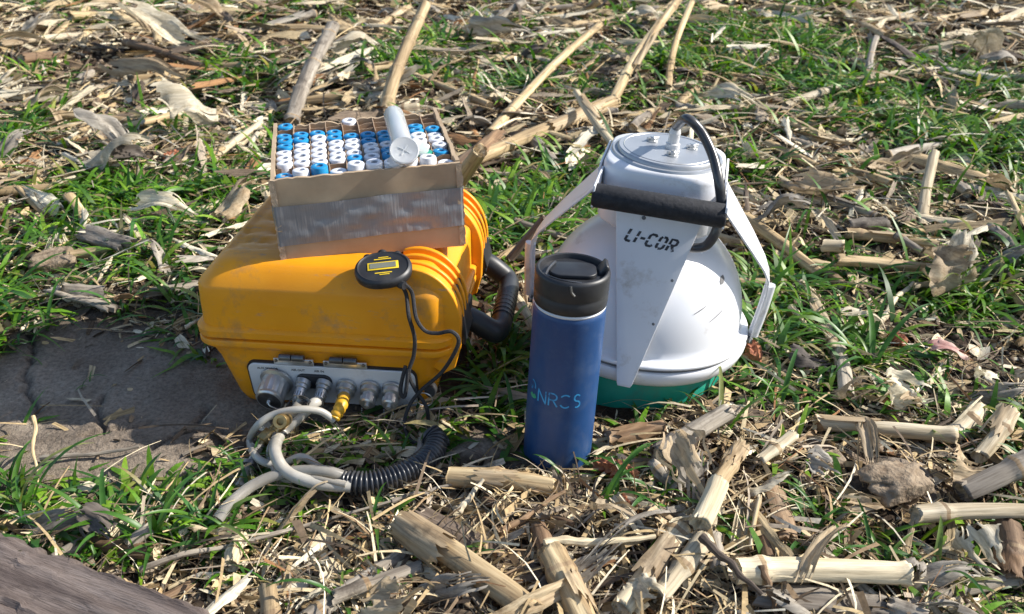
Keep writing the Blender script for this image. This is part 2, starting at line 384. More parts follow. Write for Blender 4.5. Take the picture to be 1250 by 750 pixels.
def loft(mb, rings, cap0=True, cap1=True):
    n = len(rings[0]); v = [Vector(p) for r in rings for p in r]; f = []
    for i in range(len(rings) - 1):
        for k in range(n): k2 = (k + 1) % n; f.append((i * n + k, i * n + k2, (i + 1) * n + k2, (i + 1) * n + k))
    if cap0: f.append(tuple(reversed(range(n))))
    if cap1: f.append(tuple((len(rings) - 1) * n + k for k in range(n)))
    return mb.add(v, f)
def prism(mb, poly, ext, plane='xz', at=0.0):
    """extrude a 2D outline; plane 'xz' extrudes along y"""
    def p3(a, b, c): return {'xz': (a, c, b), 'xy': (a, b, c), 'yz': (c, a, b)}[plane]
    n = len(poly); v = [p3(a, b, at - ext / 2) for a, b in poly] + [p3(a, b, at + ext / 2) for a, b in poly]
    f = [tuple(range(n)), tuple(reversed(range(n, 2 * n)))] + [(k, n + k, n + (k + 1) % n, (k + 1) % n) for k in range(n)]
    return mb.add(v, f)
def text_mesh(txt, size, mat, ext=.0002, shear=0.0):
    c = bpy.data.curves.new('lettering', 'FONT'); c.body = txt; c.size = size; c.extrude = ext; c.align_x = 'CENTER'; c.align_y = 'CENTER'; c.shear = shear
    c.resolution_u = 3
    o = bpy.data.objects.new('tmp', c); COL.objects.link(o)
    dg = bpy.context.evaluated_depsgraph_get(); me = bpy.data.meshes.new_from_object(o.evaluated_get(dg))
    bpy.data.objects.remove(o); me.materials.clear(); me.materials.append(mat); return me
def basis(x, y, z, o):
    m = Matrix((x, y, z)).transposed().to_4x4(); m.translation = o; return m

# ------------------------------------------------------------------ ground
def graded(a, b, step, ext, g=1.28):
    c = list(np.arange(a, b + step / 2, step)); s = step
    lo = []; x = a
    while x > -ext: s *= g; x -= s; lo.append(x)
    s = step; hi = []; x = c[-1]
    while x < ext: s *= g; x += s; hi.append(x)
    return np.array(lo[::-1] + c + hi)
def build_ground():
    xs = graded(-.95, .95, .0036, 90, 1.08); ys = graded(.45, 1.5, .0036, 90, 1.06)
    X, Y = np.meshgrid(xs, ys); Z = height(X.ravel(), Y.ravel()); n = len(xs); m = len(ys)
    co = np.stack([X.ravel(), Y.ravel(), Z], 1)
    idx = np.arange(n * m).reshape(m, n)
    q = np.stack([idx[:-1, :-1], idx[:-1, 1:], idx[1:, 1:], idx[1:, :-1]], -1).reshape(-1, 4)
    me = raw_mesh('ground', co, q); me.materials.append(M['soil'])
    a = me.attributes.new('mud', 'FLOAT', 'POINT'); a.data.foreach_set('value', mudness(X.ravel(), Y.ravel()).astype(np.float32))
    o = link('ground', me); tag(o, kind='structure', label='bare brown field soil with a smooth cracked patch of dried mud')
    return o
def raw_mesh(name, co, quads):
    me = bpy.data.meshes.new(name); me.vertices.add(len(co)); me.vertices.foreach_set('co', co.astype(np.float32).ravel())
    k = quads.shape[1]
    me.loops.add(quads.size); me.loops.foreach_set('vertex_index', quads.astype(np.int32).ravel())
    me.polygons.add(len(quads)); me.polygons.foreach_set('loop_start', (np.arange(len(quads)) * k).astype(np.int32))
    me.polygons.foreach_set('use_smooth', np.ones(len(quads), bool))
    me.update(calc_edges=True); return me
build_ground()

# ------------------------------------------------------------------ scattered stuff (vectorised)
def scatter(name, tmpl, tf, pos, yaw, tilt, roll, scl, tint, mat):
    n = len(pos); k = len(tmpl)
    cy, sy = np.cos(yaw), np.sin(yaw); ct, st = np.cos(tilt), np.sin(tilt); cr, sr = np.cos(roll), np.sin(roll)
    v = tmpl[None] * scl[:, None, :] if tmpl.ndim == 2 else tmpl * scl[:, None, :]
    x, y, z = v[..., 0], v[..., 1], v[..., 2]
    y, z = y * cr[:, None] - z * sr[:, None], y * sr[:, None] + z * cr[:, None]
    x, z = x * ct[:, None] - z * st[:, None], x * st[:, None] + z * ct[:, None]
    x, y = x * cy[:, None] - y * sy[:, None], x * sy[:, None] + y * cy[:, None]
    co = np.stack([x, y, z], -1) + pos[:, None, :]
    kk = co.shape[1]
    q = (tf[None] + (np.arange(n) * kk)[:, None, None]).reshape(-1, tf.shape[1])
    me = raw_mesh(name, co.reshape(-1, 3), q)
    a = me.attributes.new('tint', 'FLOAT_COLOR', 'POINT')
    c = np.ones((n, kk, 4), np.float32); c[:, :, :3] = tint[:, None, :]
    a.data.foreach_set('color', c.ravel()); me.materials.append(mat)
    ga = me.attributes.new('grain', 'FLOAT_VECTOR', 'POINT'); gv = np.zeros((n, kk, 3), np.float32); t3 = tmpl if tmpl.ndim == 3 else np.broadcast_to(tmpl[None], (n, kk, 3))
    gv[..., 0] = t3[..., 0] * scl[:, None, 0] * .06; gv[..., 1] = t3[..., 1] * scl[:, None, 1]; gv[..., 2] = RNG.random((n, 1)) * 50
    ga.data.foreach_set('vector', gv.ravel())
    return link(name, me)
def field_points(n, power=1.0, y0=.42, y1=4.8, margin=.35):
    """random ground points over the strip of field in view, denser near the camera"""
    n = int(n * 1.12)
    u = RNG.random(n); y = y0 + (y1 - y0) * u ** power
    x = (RNG.random(n) * 2 - 1) * (.62 * y + margin + .12)
    return x, y
GRASS = [(480, 90, 60, 22, 1), (540, 60, 60, 18, .8), (640, 105, 60, 22, 1), (690, 70, 60, 16, .9), (900, 45, 90, 26, 1), (870, 85, 90, 22, 1), (985, 60, 60, 28, .9),
         (1010, 110, 90, 22, 1), (1080, 130, 70, 26, 1), (1190, 105, 70, 24, 1), (1210, 190, 70, 40, 1), (1120, 165, 60, 24, .9), (1230, 250, 40, 30, .8), (1100, 235, 50, 22, .5),
         (340, 20, 30, 18, .9), (120, 30, 40, 16, .5), (25, 165, 40, 30, .8), (20, 95, 50, 18, .4), (60, 290, 70, 28, .9), (150, 235, 70, 26, 1), (250, 235, 60, 34, 1), (215, 150, 60, 20, .9), (300, 95, 60, 22, .9),
         (240, 285, 60, 20, .9), (60, 350, 70, 18, .7), (200, 330, 60, 28, .8), (230, 385, 40, 12, .5), (640, 255, 60, 44, 1.1), (690, 225, 50, 30, 1), (600, 300, 40, 30, .8), (905, 215, 40, 18, .8), (1010, 150, 50, 14, .7),
         (950, 340, 40, 30, .9), (1000, 325, 50, 16, .6), (985, 385, 34, 14, .8), (1060, 330, 30, 12, .5), (1180, 360, 70, 24, .9), (1220, 330, 50, 24, .8), (1060, 430, 50, 22, .9), (930, 400, 30, 30, .8), (960, 480, 70, 18, .8),
         (15, 590, 60, 36, 1.3), (80, 622, 60, 16, 1.0), (210, 625, 110, 34, 1.35), (330, 575, 90, 30, 1.2), (290, 660, 70, 20, .7), (420, 545, 110, 26, 1.1), (590, 500, 60, 30, 1), (620, 440, 40, 40, .9), (560, 540, 60, 12, .5), (450, 620, 60, 14, .5),
         (860, 500, 50, 16, .6), (780, 600, 50, 18, .9), (1010, 640, 50, 18, .7), (1080, 680, 60, 22, .9), (1150, 700, 60, 24, .8), (1010, 500, 60, 16, .6), (440, 680, 40, 14, .4), (730, 130, 60, 16, .5), (1130, 300, 60, 12, .5), (150, 640, 60, 14, .5),
         (1000, 575, 40, 14, .5), (880, 140, 40, 14, .6), (420, 30, 40, 14, .4), (780, 30, 50, 16, .7), (610, 30, 50, 14, .5), (300, 190, 50, 16, .6), (1150, 60, 40, 12, .3)]
def grassness(x, y):
    g = np.zeros_like(x) + .06
    for (px, py, rx, ry, a) in GRASS: g = np.maximum(g, a * gblob(x, y, px, py, rx, ry))
    out = (np.abs(x) > .56 * y + .05) | (y > 2.9)
    g = g * np.clip(.7 + (y - .75) / .6, .7, 1)
    g = np.where(out, .35 + .45 * vnoise(x * 3.2, y * 2.1, 31), g)
    return g * np.clip(1 - mudness(x, y) * 1.3, 0, 1)
CASE_C = Vector((-.190, .992, 0))
def blocked(x, y):
    """footprints of the things that stand on the ground"""
    b = (np.abs(x - CASE_C.x) < .135) & (np.abs(y - CASE_C.y) < .125)
    a_, c_ = G(-150, 588, .038), G(345, 762, .038)
    b |= (((c_.x - a_.x) * (y - a_.y) - (c_.y - a_.y) * (x - a_.x)) < -.004) & (x < c_.x + .01)
    b |= np.hypot(x - .0492, y - .777) < .038
    b |= np.hypot(x - .143, y - .945) < .110
    return b
def near_case(x, y):
    return (np.abs(x - CASE_C.x) < .165) & (np.abs(y - CASE_C.y) < .155)

PAL_CH = np.array([(.52, .42, .26), (.66, .56, .38), (.40, .29, .155), (.74, .66, .50), (.27, .185, .105), (.18, .13, .085), (.46, .34, .18), (.11, .08, .055), (.34, .28, .21), (.58, .44, .24), (.28, .14, .06)])
W_CH = np.array([.15, .13, .12, .08, .12, .10, .10, .08, .06, .04, .02]); W_CH = W_CH / W_CH.sum()
def chaff_tint(n, pal=PAL_CH, w=W_CH):
    c = pal[RNG.choice(len(pal), n, p=w)] * (.75 + .45 * RNG.random((n, 1))); return c
sliver_t = np.array([(-.5, -.5, 0), (-.15, -.42, .10), (.2, -.5, .03), (.5, -.1, .12), (-.45, .5, .1), (-.15, .40, .32), (.2, .42, .25), (.52, .1, .15)], float)
sliver_f = np.array([(0, 1, 5, 4), (1, 2, 6, 5), (2, 3, 7, 6)])
gx = np.linspace(-.5, .5, 4); gy = np.linspace(-.5, .5, 3)
flake_t = np.array([(a, b * (1 - 1.1 * a * a), .35 * b * b + .25 * sin(5 * a + 1) * .4) for a in gx for b in gy])
flake_f = np.array([(i * 3 + j, (i + 1) * 3 + j, (i + 1) * 3 + j + 1, i * 3 + j + 1) for i in range(3) for j in range(2)])
def crumb():
    v = []; 
    for (r, z) in ((.25, -.4), (.5, -.05), (.42, .28), (.12, .46)):
        for k in range(5): a = 2 * pi * k / 5 + z; v.append((r * cos(a) * rnd.uniform(.75, 1.2), r * sin(a) * rnd.uniform(.75, 1.2), z * rnd.uniform(.8, 1.15)))
    f = [(i * 5 + k, i * 5 + (k + 1) % 5, (i + 1) * 5 + (k + 1) % 5, (i + 1) * 5 + k) for i in range(3) for k in range(5)]
    return np.array(v), np.array(f)
fib_t = np.array([(t - .5, s * .5 * (1 - .6 * t), .45 * sin(2.6 * t) ) for t in np.linspace(0, 1, 5) for s in (-1, 1)])
fib_f = np.array([(2 * i, 2 * i + 2, 2 * i + 3, 2 * i + 1) for i in range(4)])

def litter(name, label, n, tmpl, tf, size, asp, zsc, tiltmax, rollmax, keep=lambda x, y: np.ones_like(x), power=1.55, lift=.001, far=.6, pal=None, w=None, kind='stuff', mat='chaff'):
    x, y = field_points(n, power)
    p = keep(x, y) * (1 - .97 * np.clip(mudness(x, y) * 1.3 + .25 * vnoise(x * 30, y * 30, 91), 0, 1)); p = np.where(near_case(x, y), p * .25, p)
    k = (RNG.random(len(x)) < p) & ~blocked(x, y)
    x, y = x[k], y[k]; n = len(x)
    L = size[0] + (size[1] - size[0]) * RNG.random(n) ** 2.2; L *= 1 + far * np.clip(y - 1.1, 0, 3)
    a = asp[0] + (asp[1] - asp[0]) * RNG.random(n)
    scl = np.stack([L, L * a, L * a * zsc if zsc < 5 else L * (zsc - 5)], 1)
    z = height(x, y) + lift + L * .12 * RNG.random(n)
    tilt = (RNG.random(n) - .5) * 2 * tiltmax; tilt *= RNG.random(n); roll = (RNG.random(n) - .5) * 2 * rollmax
    tint = chaff_tint(n) if pal is None else chaff_tint(n, np.array(pal), np.array(w))
    o = scatter(name, tmpl, tf, np.stack([x, y, z], 1), RNG.random(n) * 2 * pi, tilt, roll, scl, tint, M[mat])
    return tag(o, label, 'debris', kind=kind)
lit = lambda x, y: np.clip(.75 + .5 * vnoise(x * 7, y * 7, 21) + .3 * vnoise(x * 17, y * 17, 22), .12, 1)
cr_t, cr_f = crumb()
litter('soil_crumbs', 'small crumbs and clods of brown soil lying between the straw', 60000, cr_t, cr_f, (.0025, .015), (.7, 1.0), .8, .6, 3, keep=lambda x, y: .8 * (1 - np.clip(1.6 * mudness(x, y), 0, 1)), pal=[(.085, .060, .040), (.15, .108, .072), (.05, .036, .026), (.24, .18, .125)], w=[.35, .3, .2, .15], far=.5)
litter('straw_chaff', 'loose chopped straw slivers covering the field soil', 105000, sliver_t, sliver_f, (.005, .038), (.08, .28), .8, .55, .9, keep=lit, mat='litter')
litter('husk_flakes', 'small curled pale flakes of husk scattered over the soil', 42000, flake_t, flake_f, (.006, .034), (.2, .6), .55, .7, 1.2, keep=lit, mat='litter')
def grid_t(nx, ny, bend, curl, ph, fr, seed=0, jag=.2):
    v = []; Rg = random.Random(seed * 7 + int(ph * 10)); a = [Rg.uniform(.55, 1) for _ in range(nx)]; b = [Rg.uniform(.55, 1) for _ in range(nx)]
    e0 = [Rg.uniform(0, 1) ** 1.5 * jag for _ in range(ny)]; e1 = [Rg.uniform(0, 1) ** 1.2 * jag * 1.6 for _ in range(ny)]; sw = Rg.uniform(-.5, .5); tw = Rg.uniform(-.8, .8)
    for i in range(nx):
        t = i / (nx - 1); w = (1 - fr * t ** 2)
        for j in range(ny):
            s_ = j / (ny - 1) - .5; q = s_ * w * (a[i] if s_ < 0 else b[i]); x = -.5 + e0[j] + (1 - e0[j] - e1[j]) * t
            z = bend * cos((t - .5) * 2.6 + ph) + curl * (.25 - q * q) + .06 * (j % 2) + .06 * sin(t * 13 + j) + tw * q * (t - .5) * 1.5
            v.append((x, q + sw * (t - .5) ** 2 + .04 * sin(t * 9 + ph), z))
    return np.array(v), np.array([(i * ny + j, (i + 1) * ny + j, (i + 1) * ny + j + 1, i * ny + j + 1) for i in range(nx - 1) for j in range(ny - 1)])
def bigkeep(x, y):
    k = .5 + .6 * vnoise(x * 5, y * 5, 71) - .5 * np.clip(grassness(x, y), 0, 1)
    for b in ((410, 565, 190, 62), (200, 640, 260, 75), (90, 480, 260, 110)): k = k * (1 - np.clip(1.9 * gblob(x, y, *b), 0, 1))
    k = k * (1 - np.clip(2 * mudness(x, y), 0, 1)) * np.clip(.25 + (y - .72) * 1.6, .25, 1)
    return np.clip(k, 0, 1)
BP = dict(pal=[(.58, .49, .34), (.72, .65, .50), (.44, .33, .19), (.33, .27, .20), (.20, .15, .105), (.50, .39, .23), (.10, .075, .055), (.32, .17, .075)], w=[.22, .17, .15, .13, .10, .14, .05, .04])
for (nm_, ti, n_, sz, asp_, jg) in (('husk_litter', (9, 7, .25, 1.4, .4, .5), 1500, (.03, .12), (.16, .34), .28), ('leaf_litter', (12, 5, .5, 1.0, 2.1, .6), 2300, (.04, .16), (.06, .14), .2), ('stalk_litter', (9, 8, .08, 2.0, 4.0, .12), 2300, (.025, .13), (.08, .19), .16)):
    for var in range(3):
        gt, gf = grid_t(ti[0], ti[1], ti[2] * (1, -.6, 1.5)[var], ti[3] * (1, -.8, 1.3)[var], ti[4] + var * 1.9, ti[5] * (1, .3, 1.2)[var], var, jg)
        litter(nm_, {'husk_litter': 'matted pale husk pieces layered over the field', 'leaf_litter': 'long dry corn leaves matted into the straw', 'stalk_litter': 'broken flattened stalk splinters matted into the straw'}[nm_], int(n_ * .9), gt, gf, sz, asp_, .5, .45, .8, keep=bigkeep, power=1.12, lift=.007, far=.35, mat='litter', **BP)
litter('dry_fibres', 'thin dry plant fibres tangled over the litter', 26000, fib_t, fib_f, (.02, .095), (.012, .04), 5.3, .7, 1.0, keep=lambda x, y: np.clip(lit(x, y) + .2, 0, 1), lift=.003)

def patchy(*bl):
    def k(x, y):
        m = np.zeros_like(x)
        for b in bl: m = np.maximum(m, gblob(x, y, *b))
        return np.clip(1.3 * m, 0, 1)
    return k
near = patchy((680, 670, 190, 90), (900, 600, 110, 70), (850, 530, 60, 40), (1000, 740, 200, 40), (450, 700, 120, 40), (1180, 560, 90, 60), (1000, 250, 120, 50))
litter('shredded_fibres', 'shredded pale fibres and roots heaped in the near litter', 22000, fib_t, fib_f, (.015, .075), (.03, .10), 5.35, 1.0, 1.5, keep=near, power=2.2, lift=.008)
litter('shredded_straw', 'broken straw splinters heaped in the near litter', 24000, sliver_t, sliver_f, (.008, .05), (.08, .22), .8, .9, 1.2, keep=near, power=2.2, lift=.005)
def grass_field(name, label, ncl, keep, lmin, lmax, power=1.35, extra=None):
    x, y = field_points(ncl, power)
    k = (RNG.random(len(x)) < keep(x, y)) & ~blocked(x, y); cx, cyy = x[k], y[k]
    nb = RNG.integers(5, 15, len(cx)); rep = np.repeat(np.arange(len(cx)), nb); n = len(rep)
    sp = .010 + .012 * RNG.random(n)
    x = cx[rep] + RNG.normal(0, 1, n) * sp; y = cyy[rep] + RNG.normal(0, 1, n) * sp
    k = ~blocked(x, y); x, y, rep = x[k], y[k], rep[k]; n = len(x)
    L = (lmin + (lmax - lmin) * RNG.random(n) ** 1.3) * (.7 + .5 * RNG.random(len(cx)))[rep]; w = .0016 + .0022 * RNG.random(n); w = w * (1 + .25 * np.clip(y - 1.2, 0, 2))
    nc = near_case(x, y); L = np.where(nc, L * .5, L); L = L * (1 - .55 * np.clip(1.6 * gblob(x, y, 420, 565, 150, 45), 0, 1)) * np.clip(.6 + (y - .7) * .9, .6, 1)
    az = np.arctan2(y - cyy[rep], x - cx[rep]) + RNG.normal(0, .7, n)
    a0 = .35 + .75 * RNG.random(n); bend = .5 + 1.9 * RNG.random(n)        # angle from vertical at the root, added bend at the tip
    S = 6; t = np.linspace(0, 1, S); co = np.zeros((n, S * 2, 3)); px = np.zeros(n); pz = np.zeros(n); tw = RNG.normal(0, .5, n)
    for i in range(S):
        ang = np.minimum(a0 + bend * t[i] ** 1.3, 2.0)
        if i: px = px + np.sin(ang) * L / (S - 1); pz = pz + np.cos(ang) * L / (S - 1)
        ww = w * (1 - t[i] ** 2.2 * .96) * (.75 + .5 * min(t[i] * 3, 1))
        rot = tw * t[i]
        for s, sg in ((0, -1), (1, 1)):
            ox = -np.sin(az) * sg * ww * np.cos(rot); oy = np.cos(az) * sg * ww * np.cos(rot)
            co[:, i * 2 + s] = np.stack([x + np.cos(az) * px + ox, y + np.sin(az) * px + oy, pz + sg * ww * np.sin(rot)], 1)
    base = height(x, y) - .002; zmin = co[:, :, 2]
    co[:, :, 2] = np.maximum(zmin, .003 + .003 * RNG.random((n, 1))) * (t.repeat(2)[None] > 0) + base[:, None]
    f = np.array([(2 * i, 2 * i + 2, 2 * i + 3, 2 * i + 1) for i in range(S - 1)])
    q = (f[None] + (np.arange(n) * 2 * S)[:, None, None]).reshape(-1, 4)
    me = raw_mesh(name, co.reshape(-1, 3), q); me.materials.append(M['grass'])
    pal = np.array([(.066, .180, .012), (.105, .24, .014), (.036, .12, .013), (.165, .30, .020), (.045, .14, .028), (.24, .26, .06), (.40, .35, .17)])
    c = pal[RNG.choice(7, n, p=[.28, .24, .14, .16, .10, .04, .04])] * (.75 + .5 * RNG.random((n, 1))) * (.8 + .4 * RNG.random((len(cx), 1)))[rep]
    a = me.attributes.new('tint', 'FLOAT_COLOR', 'POINT'); cc = np.ones((n, 2 * S, 4), np.float32); cc[:, :, :3] = c[:, None]
    tipc = np.array([1.15, 1.05, .9]); cc[:, -4:, :3] *= tipc
    a.data.foreach_set('color', cc.ravel())
    return tag(link(name, me), label, 'grass', kind='stuff')
grass_field('grass', 'short green cover-crop grass growing in patches through the straw', 24000, lambda x, y: np.clip(1.12 * grassness(x, y) ** 1.42, 0, 1), .035, .10)

# ------------------------------------------------------------------ corn residue
def stalk_mesh(L, r, seed, skin, half=False, nodes=True, bend=.03, ragged=.012, flat=.88, split=False):
    R = random.Random(seed); n = 22; step = .0042; m = max(6, int(L / step)); v = []; f = []; mi = []
    nd = []; x = R.uniform(-L / 2, -L / 2 + .05)
    while nodes and x < L / 2: nd.append(x); x += R.uniform(.085, .14)
    p1, p2 = R.uniform(0, 6), R.uniform(0, 6); b1 = R.uniform(.4, 1) * bend * L; b2 = R.uniform(-.6, .6) * bend * L
    arc = (pi * R.uniform(.95, 1.2)) if half else 2 * pi
    kn = n + 1 if half else n
    dent = [R.uniform(.92, 1.06) for _ in range(n + 1)]; tap = R.uniform(.0, .18)
    gk = R.randrange(n); ragged *= 1.5; jag0 = [R.uniform(0, 1) ** 2 * ragged for _ in range(kn)]; jag1 = [R.uniform(0, 1) ** 2 * ragged * 1.3 for _ in range(kn)]
    sm_ = lambda q: [(q[k] * 2 + q[(k + 1) % kn] + q[k - 1] + q[(k + 2) % kn] + q[k - 2]) / 6 + R.uniform(0, .0012) for k in range(kn)]
    jag0, jag1 = sm_(jag0), sm_(jag1)
    def ring(i, scale, inset=0):
        t = i / (m - 1); X = -L / 2 + L * t
        bul = sum(.20 * math.exp(-((X - c) / .0055) ** 2) - .05 * math.exp(-((X - c - .012) / .006) ** 2) for c in nd)
        rad = r * (1 + bul) * (1 - tap * t) * scale
        out = []
        for k in range(kn):
            a = arc * (k / (n if half else n)) - (arc / 2 if half else 0) - pi / 2 * (1 if half else 0)
            dd = dent[k % (n + 1)] + .035 * sin(X * 70 + k * 2.1 + p1) + .03 * sin(X * 23 + k * 1.3 + p2) + (.010 if k % 2 else -.010)
            if k in (gk, (gk + 1) % n): dd -= .13 * (.5 + .5 * sin(X * 21 + p2))
            xx = X
            if i == 0: xx += jag0[k]
            if i == m - 1: xx -= jag1[k]
            cy = b1 * cos(pi * t) * .3 + b1 * sin(pi * t) + b2 * sin(2 * pi * t + p2) * .3
            out.append(Vector((xx, rad * dd * cos(a) + cy, rad * dd * flat * sin(a))))
        return out
    outer = [ring(i, 1) for i in range(m)]
    for rg in outer: v += rg
    for i in range(m - 1):
        for k in range(kn - (1 if half else 0)):
            k2 = (k + 1) % kn; f.append((i * kn + k, i * kn + k2, (i + 1) * kn + k2, (i + 1) * kn + k)); mi.append(2 if any(abs(-L / 2 + L * (i + .5) / (m - 1) - c - .001) < .0018 for c in nd) else 0)
    o = len(v)
    if half:
        for i in range(m): v += ring(i, .72)
        for i in range(m - 1):
            for k in range(kn - 1): f.append((o + i * kn + k, o + (i + 1) * kn + k, o + (i + 1) * kn + k + 1, o + i * kn + k + 1)); mi.append(1)
            for k in (0, kn - 1): f.append((i * kn + k, (i + 1) * kn + k, o + (i + 1) * kn + k, o + i * kn + k)); mi.append(1)
        for i in (0, m - 1):
            for k in range(kn - 1): f.append((i * kn + k, i * kn + k + 1, o + i * kn + k + 1, o + i * kn + k)); mi.append(1)
    else:
        for i, sg in ((0, 1), (m - 1, -1)):        # broken end: rim, then ragged pith set back inside
            c0 = sum(outer[i], Vector()) / n; base = len(v)
            for q in outer[i]: v.append(c0 + (q - c0) * .84 + Vector((sg * r * .06, 0, 0)))
            for q in outer[i]: v.append(c0 + (q - c0) * .5 + Vector((sg * r * R.uniform(.05, .9), 0, 0)))
            v.append(c0 + Vector((sg * r * R.uniform(.2, .8), 0, 0))); ci = len(v) - 1
            for k in range(n):
                k2 = (k + 1) % n
                f.append((i * n + k, i * n + k2, base + k2, base + k)); mi.append(0)
                f.append((base + k, base + k2, base + n + k2, base + n + k)); mi.append(1)
                f.append((base + n + k, base + n + k2, ci)); mi.append(1)
    me = mesh_from(v, f, True, [skin, M['pith'], M['stalk_node']], mi, 'stalk')
    return me
def husk_mesh(L, W, seed, skin, curl=1.0, wave=1.0, taper=.7, nx=26, ny=15, fray=.5):
    R = random.Random(seed); v = []; ph = [R.uniform(0, 6.3) for _ in range(6)]; c0 = R.uniform(.3, 1.0) * curl; c1 = R.uniform(-.5, 1.3) * curl
    x = z = y = 0; ang = R.uniform(-.3, .3); yaw = 0; cen = []
    for i in range(nx):
        t = i / (nx - 1); cen.append((Vector((x, y, z)), ang, yaw)); ang += (R.uniform(-.12, .12) + .09 * sin(t * 5 + ph[0])) * wave; ang *= .96; yaw += R.uniform(-.06, .06) * wave
        x += cos(ang) * cos(yaw) * L / nx; z += sin(ang) * L / nx; y += sin(yaw) * L / nx
    off = (cen[0][0] + cen[-1][0]) / 2
    for i, (c, a, yw) in enumerate(cen):
        t = i / (nx - 1); w = W * (1 - taper * t ** 2) * (.55 + .45 * min(1, t * 5)) * (1 + .10 * sin(t * 19 + ph[1])) ; cur = c0 + (c1 - c0) * t
        rag = R.uniform(-1, 1) * W * .03; tw = .5 * wave * sin(t * 3 + ph[2])
        for j in range(ny):
            s = j / (ny - 1) - .5; th = s * 2.6 * cur
            yy = (sin(th) / (1.3 * cur) if abs(cur) > .05 else 2 * s) * w * .5 + rag * abs(s)
            zz = (1 - cos(th)) / (1.3 * cur) * w * .5 if abs(cur) > .05 else 0
            zz = zz * (1 if seed % 3 == 0 else -1); zz += .022 * W * sin(t * 11 + s * 7 + ph[3]) + .022 * W * (1 if j % 2 else -1) + .05 * W * sin(s * 13 + ph[4] + t * 3)
            yy, zz = yy * cos(tw) - zz * sin(tw), yy * sin(tw) + zz * cos(tw)
            jx = (R.uniform(-.05, .05) * L if i in (0, nx - 1) else 0)
            v.append(c - off + Vector((jx - zz * sin(a), yy, zz * cos(a))))
    c0_, c1_ = [int(R.uniform(0, 1) ** 2 * nx * .22) for _ in range(ny)], [int(R.uniform(0, 1) ** 1.2 * nx * fray) for _ in range(ny)]
    f = [(i * ny + j, (i + 1) * ny + j, (i + 1) * ny + j + 1, i * ny + j + 1) for i in range(nx - 1) for j in range(ny - 1) if c0_[j] <= i < nx - 1 - c1_[j]]
    me = mesh_from(v, f, True, [skin], None, 'husk'); return me
def plank_mesh(L, W, T, seed, skin, taper=.15, nx=26, ny=9):
    """flat splintered piece with ridged surface and broken ends"""
    R = random.Random(seed); rid = [R.uniform(-1, 1) for _ in range(ny)]; p = [R.uniform(0, 6) for _ in range(4)]
    j0 = [R.uniform(0, .12) * L for _ in range(ny)]; j1 = [R.uniform(0, .14) * L for _ in range(ny)]
    def pt(i, j, side):
        t = i / (nx - 1); s = j / (ny - 1) - .5; w = W * (1 - taper * t) * (1 + .05 * sin(t * 9 + p[0]))
        X = -L / 2 + j0[j] + (L - j0[j] - j1[j]) * t
        z = side * T * .5 * (1 - .7 * abs(2 * s) ** 3) + side * T * .13 * rid[j] + T * .12 * sin(t * 11 + p[1]) + .05 * T * sin(t * 47 + j * 3)
        return Vector((X, w * s + .02 * W * sin(t * 7 + p[2]), z))
    v = [pt(i, j, 1) for i in range(nx) for j in range(ny)] + [pt(i, j, -1) for i in range(nx) for j in range(ny)]; o = nx * ny; f = []
    for i in range(nx - 1):
        for j in range(ny - 1):
            f.append((i * ny + j, (i + 1) * ny + j, (i + 1) * ny + j + 1, i * ny + j + 1)); f.append((o + i * ny + j, o + i * ny + j + 1, o + (i + 1) * ny + j + 1, o + (i + 1) * ny + j))
        for j in (0, ny - 1): f.append((i * ny + j, o + i * ny + j, o + (i + 1) * ny + j, (i + 1) * ny + j))
    for i in (0, nx - 1):
        for j in range(ny - 1): f.append((i * ny + j, i * ny + j + 1, o + i * ny + j + 1, o + i * ny + j))
    mb = MB(); mb.add(v, f); return mb.mesh(skin, ang=50)
def orient(o, A, B, roll=0.0):
    x = (B - A).normalized(); z = Vector((0, 0, 1)); y = z.cross(x).normalized() if abs(x.z) < .99 else Vector((0, 1, 0)); z = x.cross(y)
    o.matrix_world = basis(x, y, z, (A + B) / 2) @ Matrix.Rotation(roll, 4, 'X')

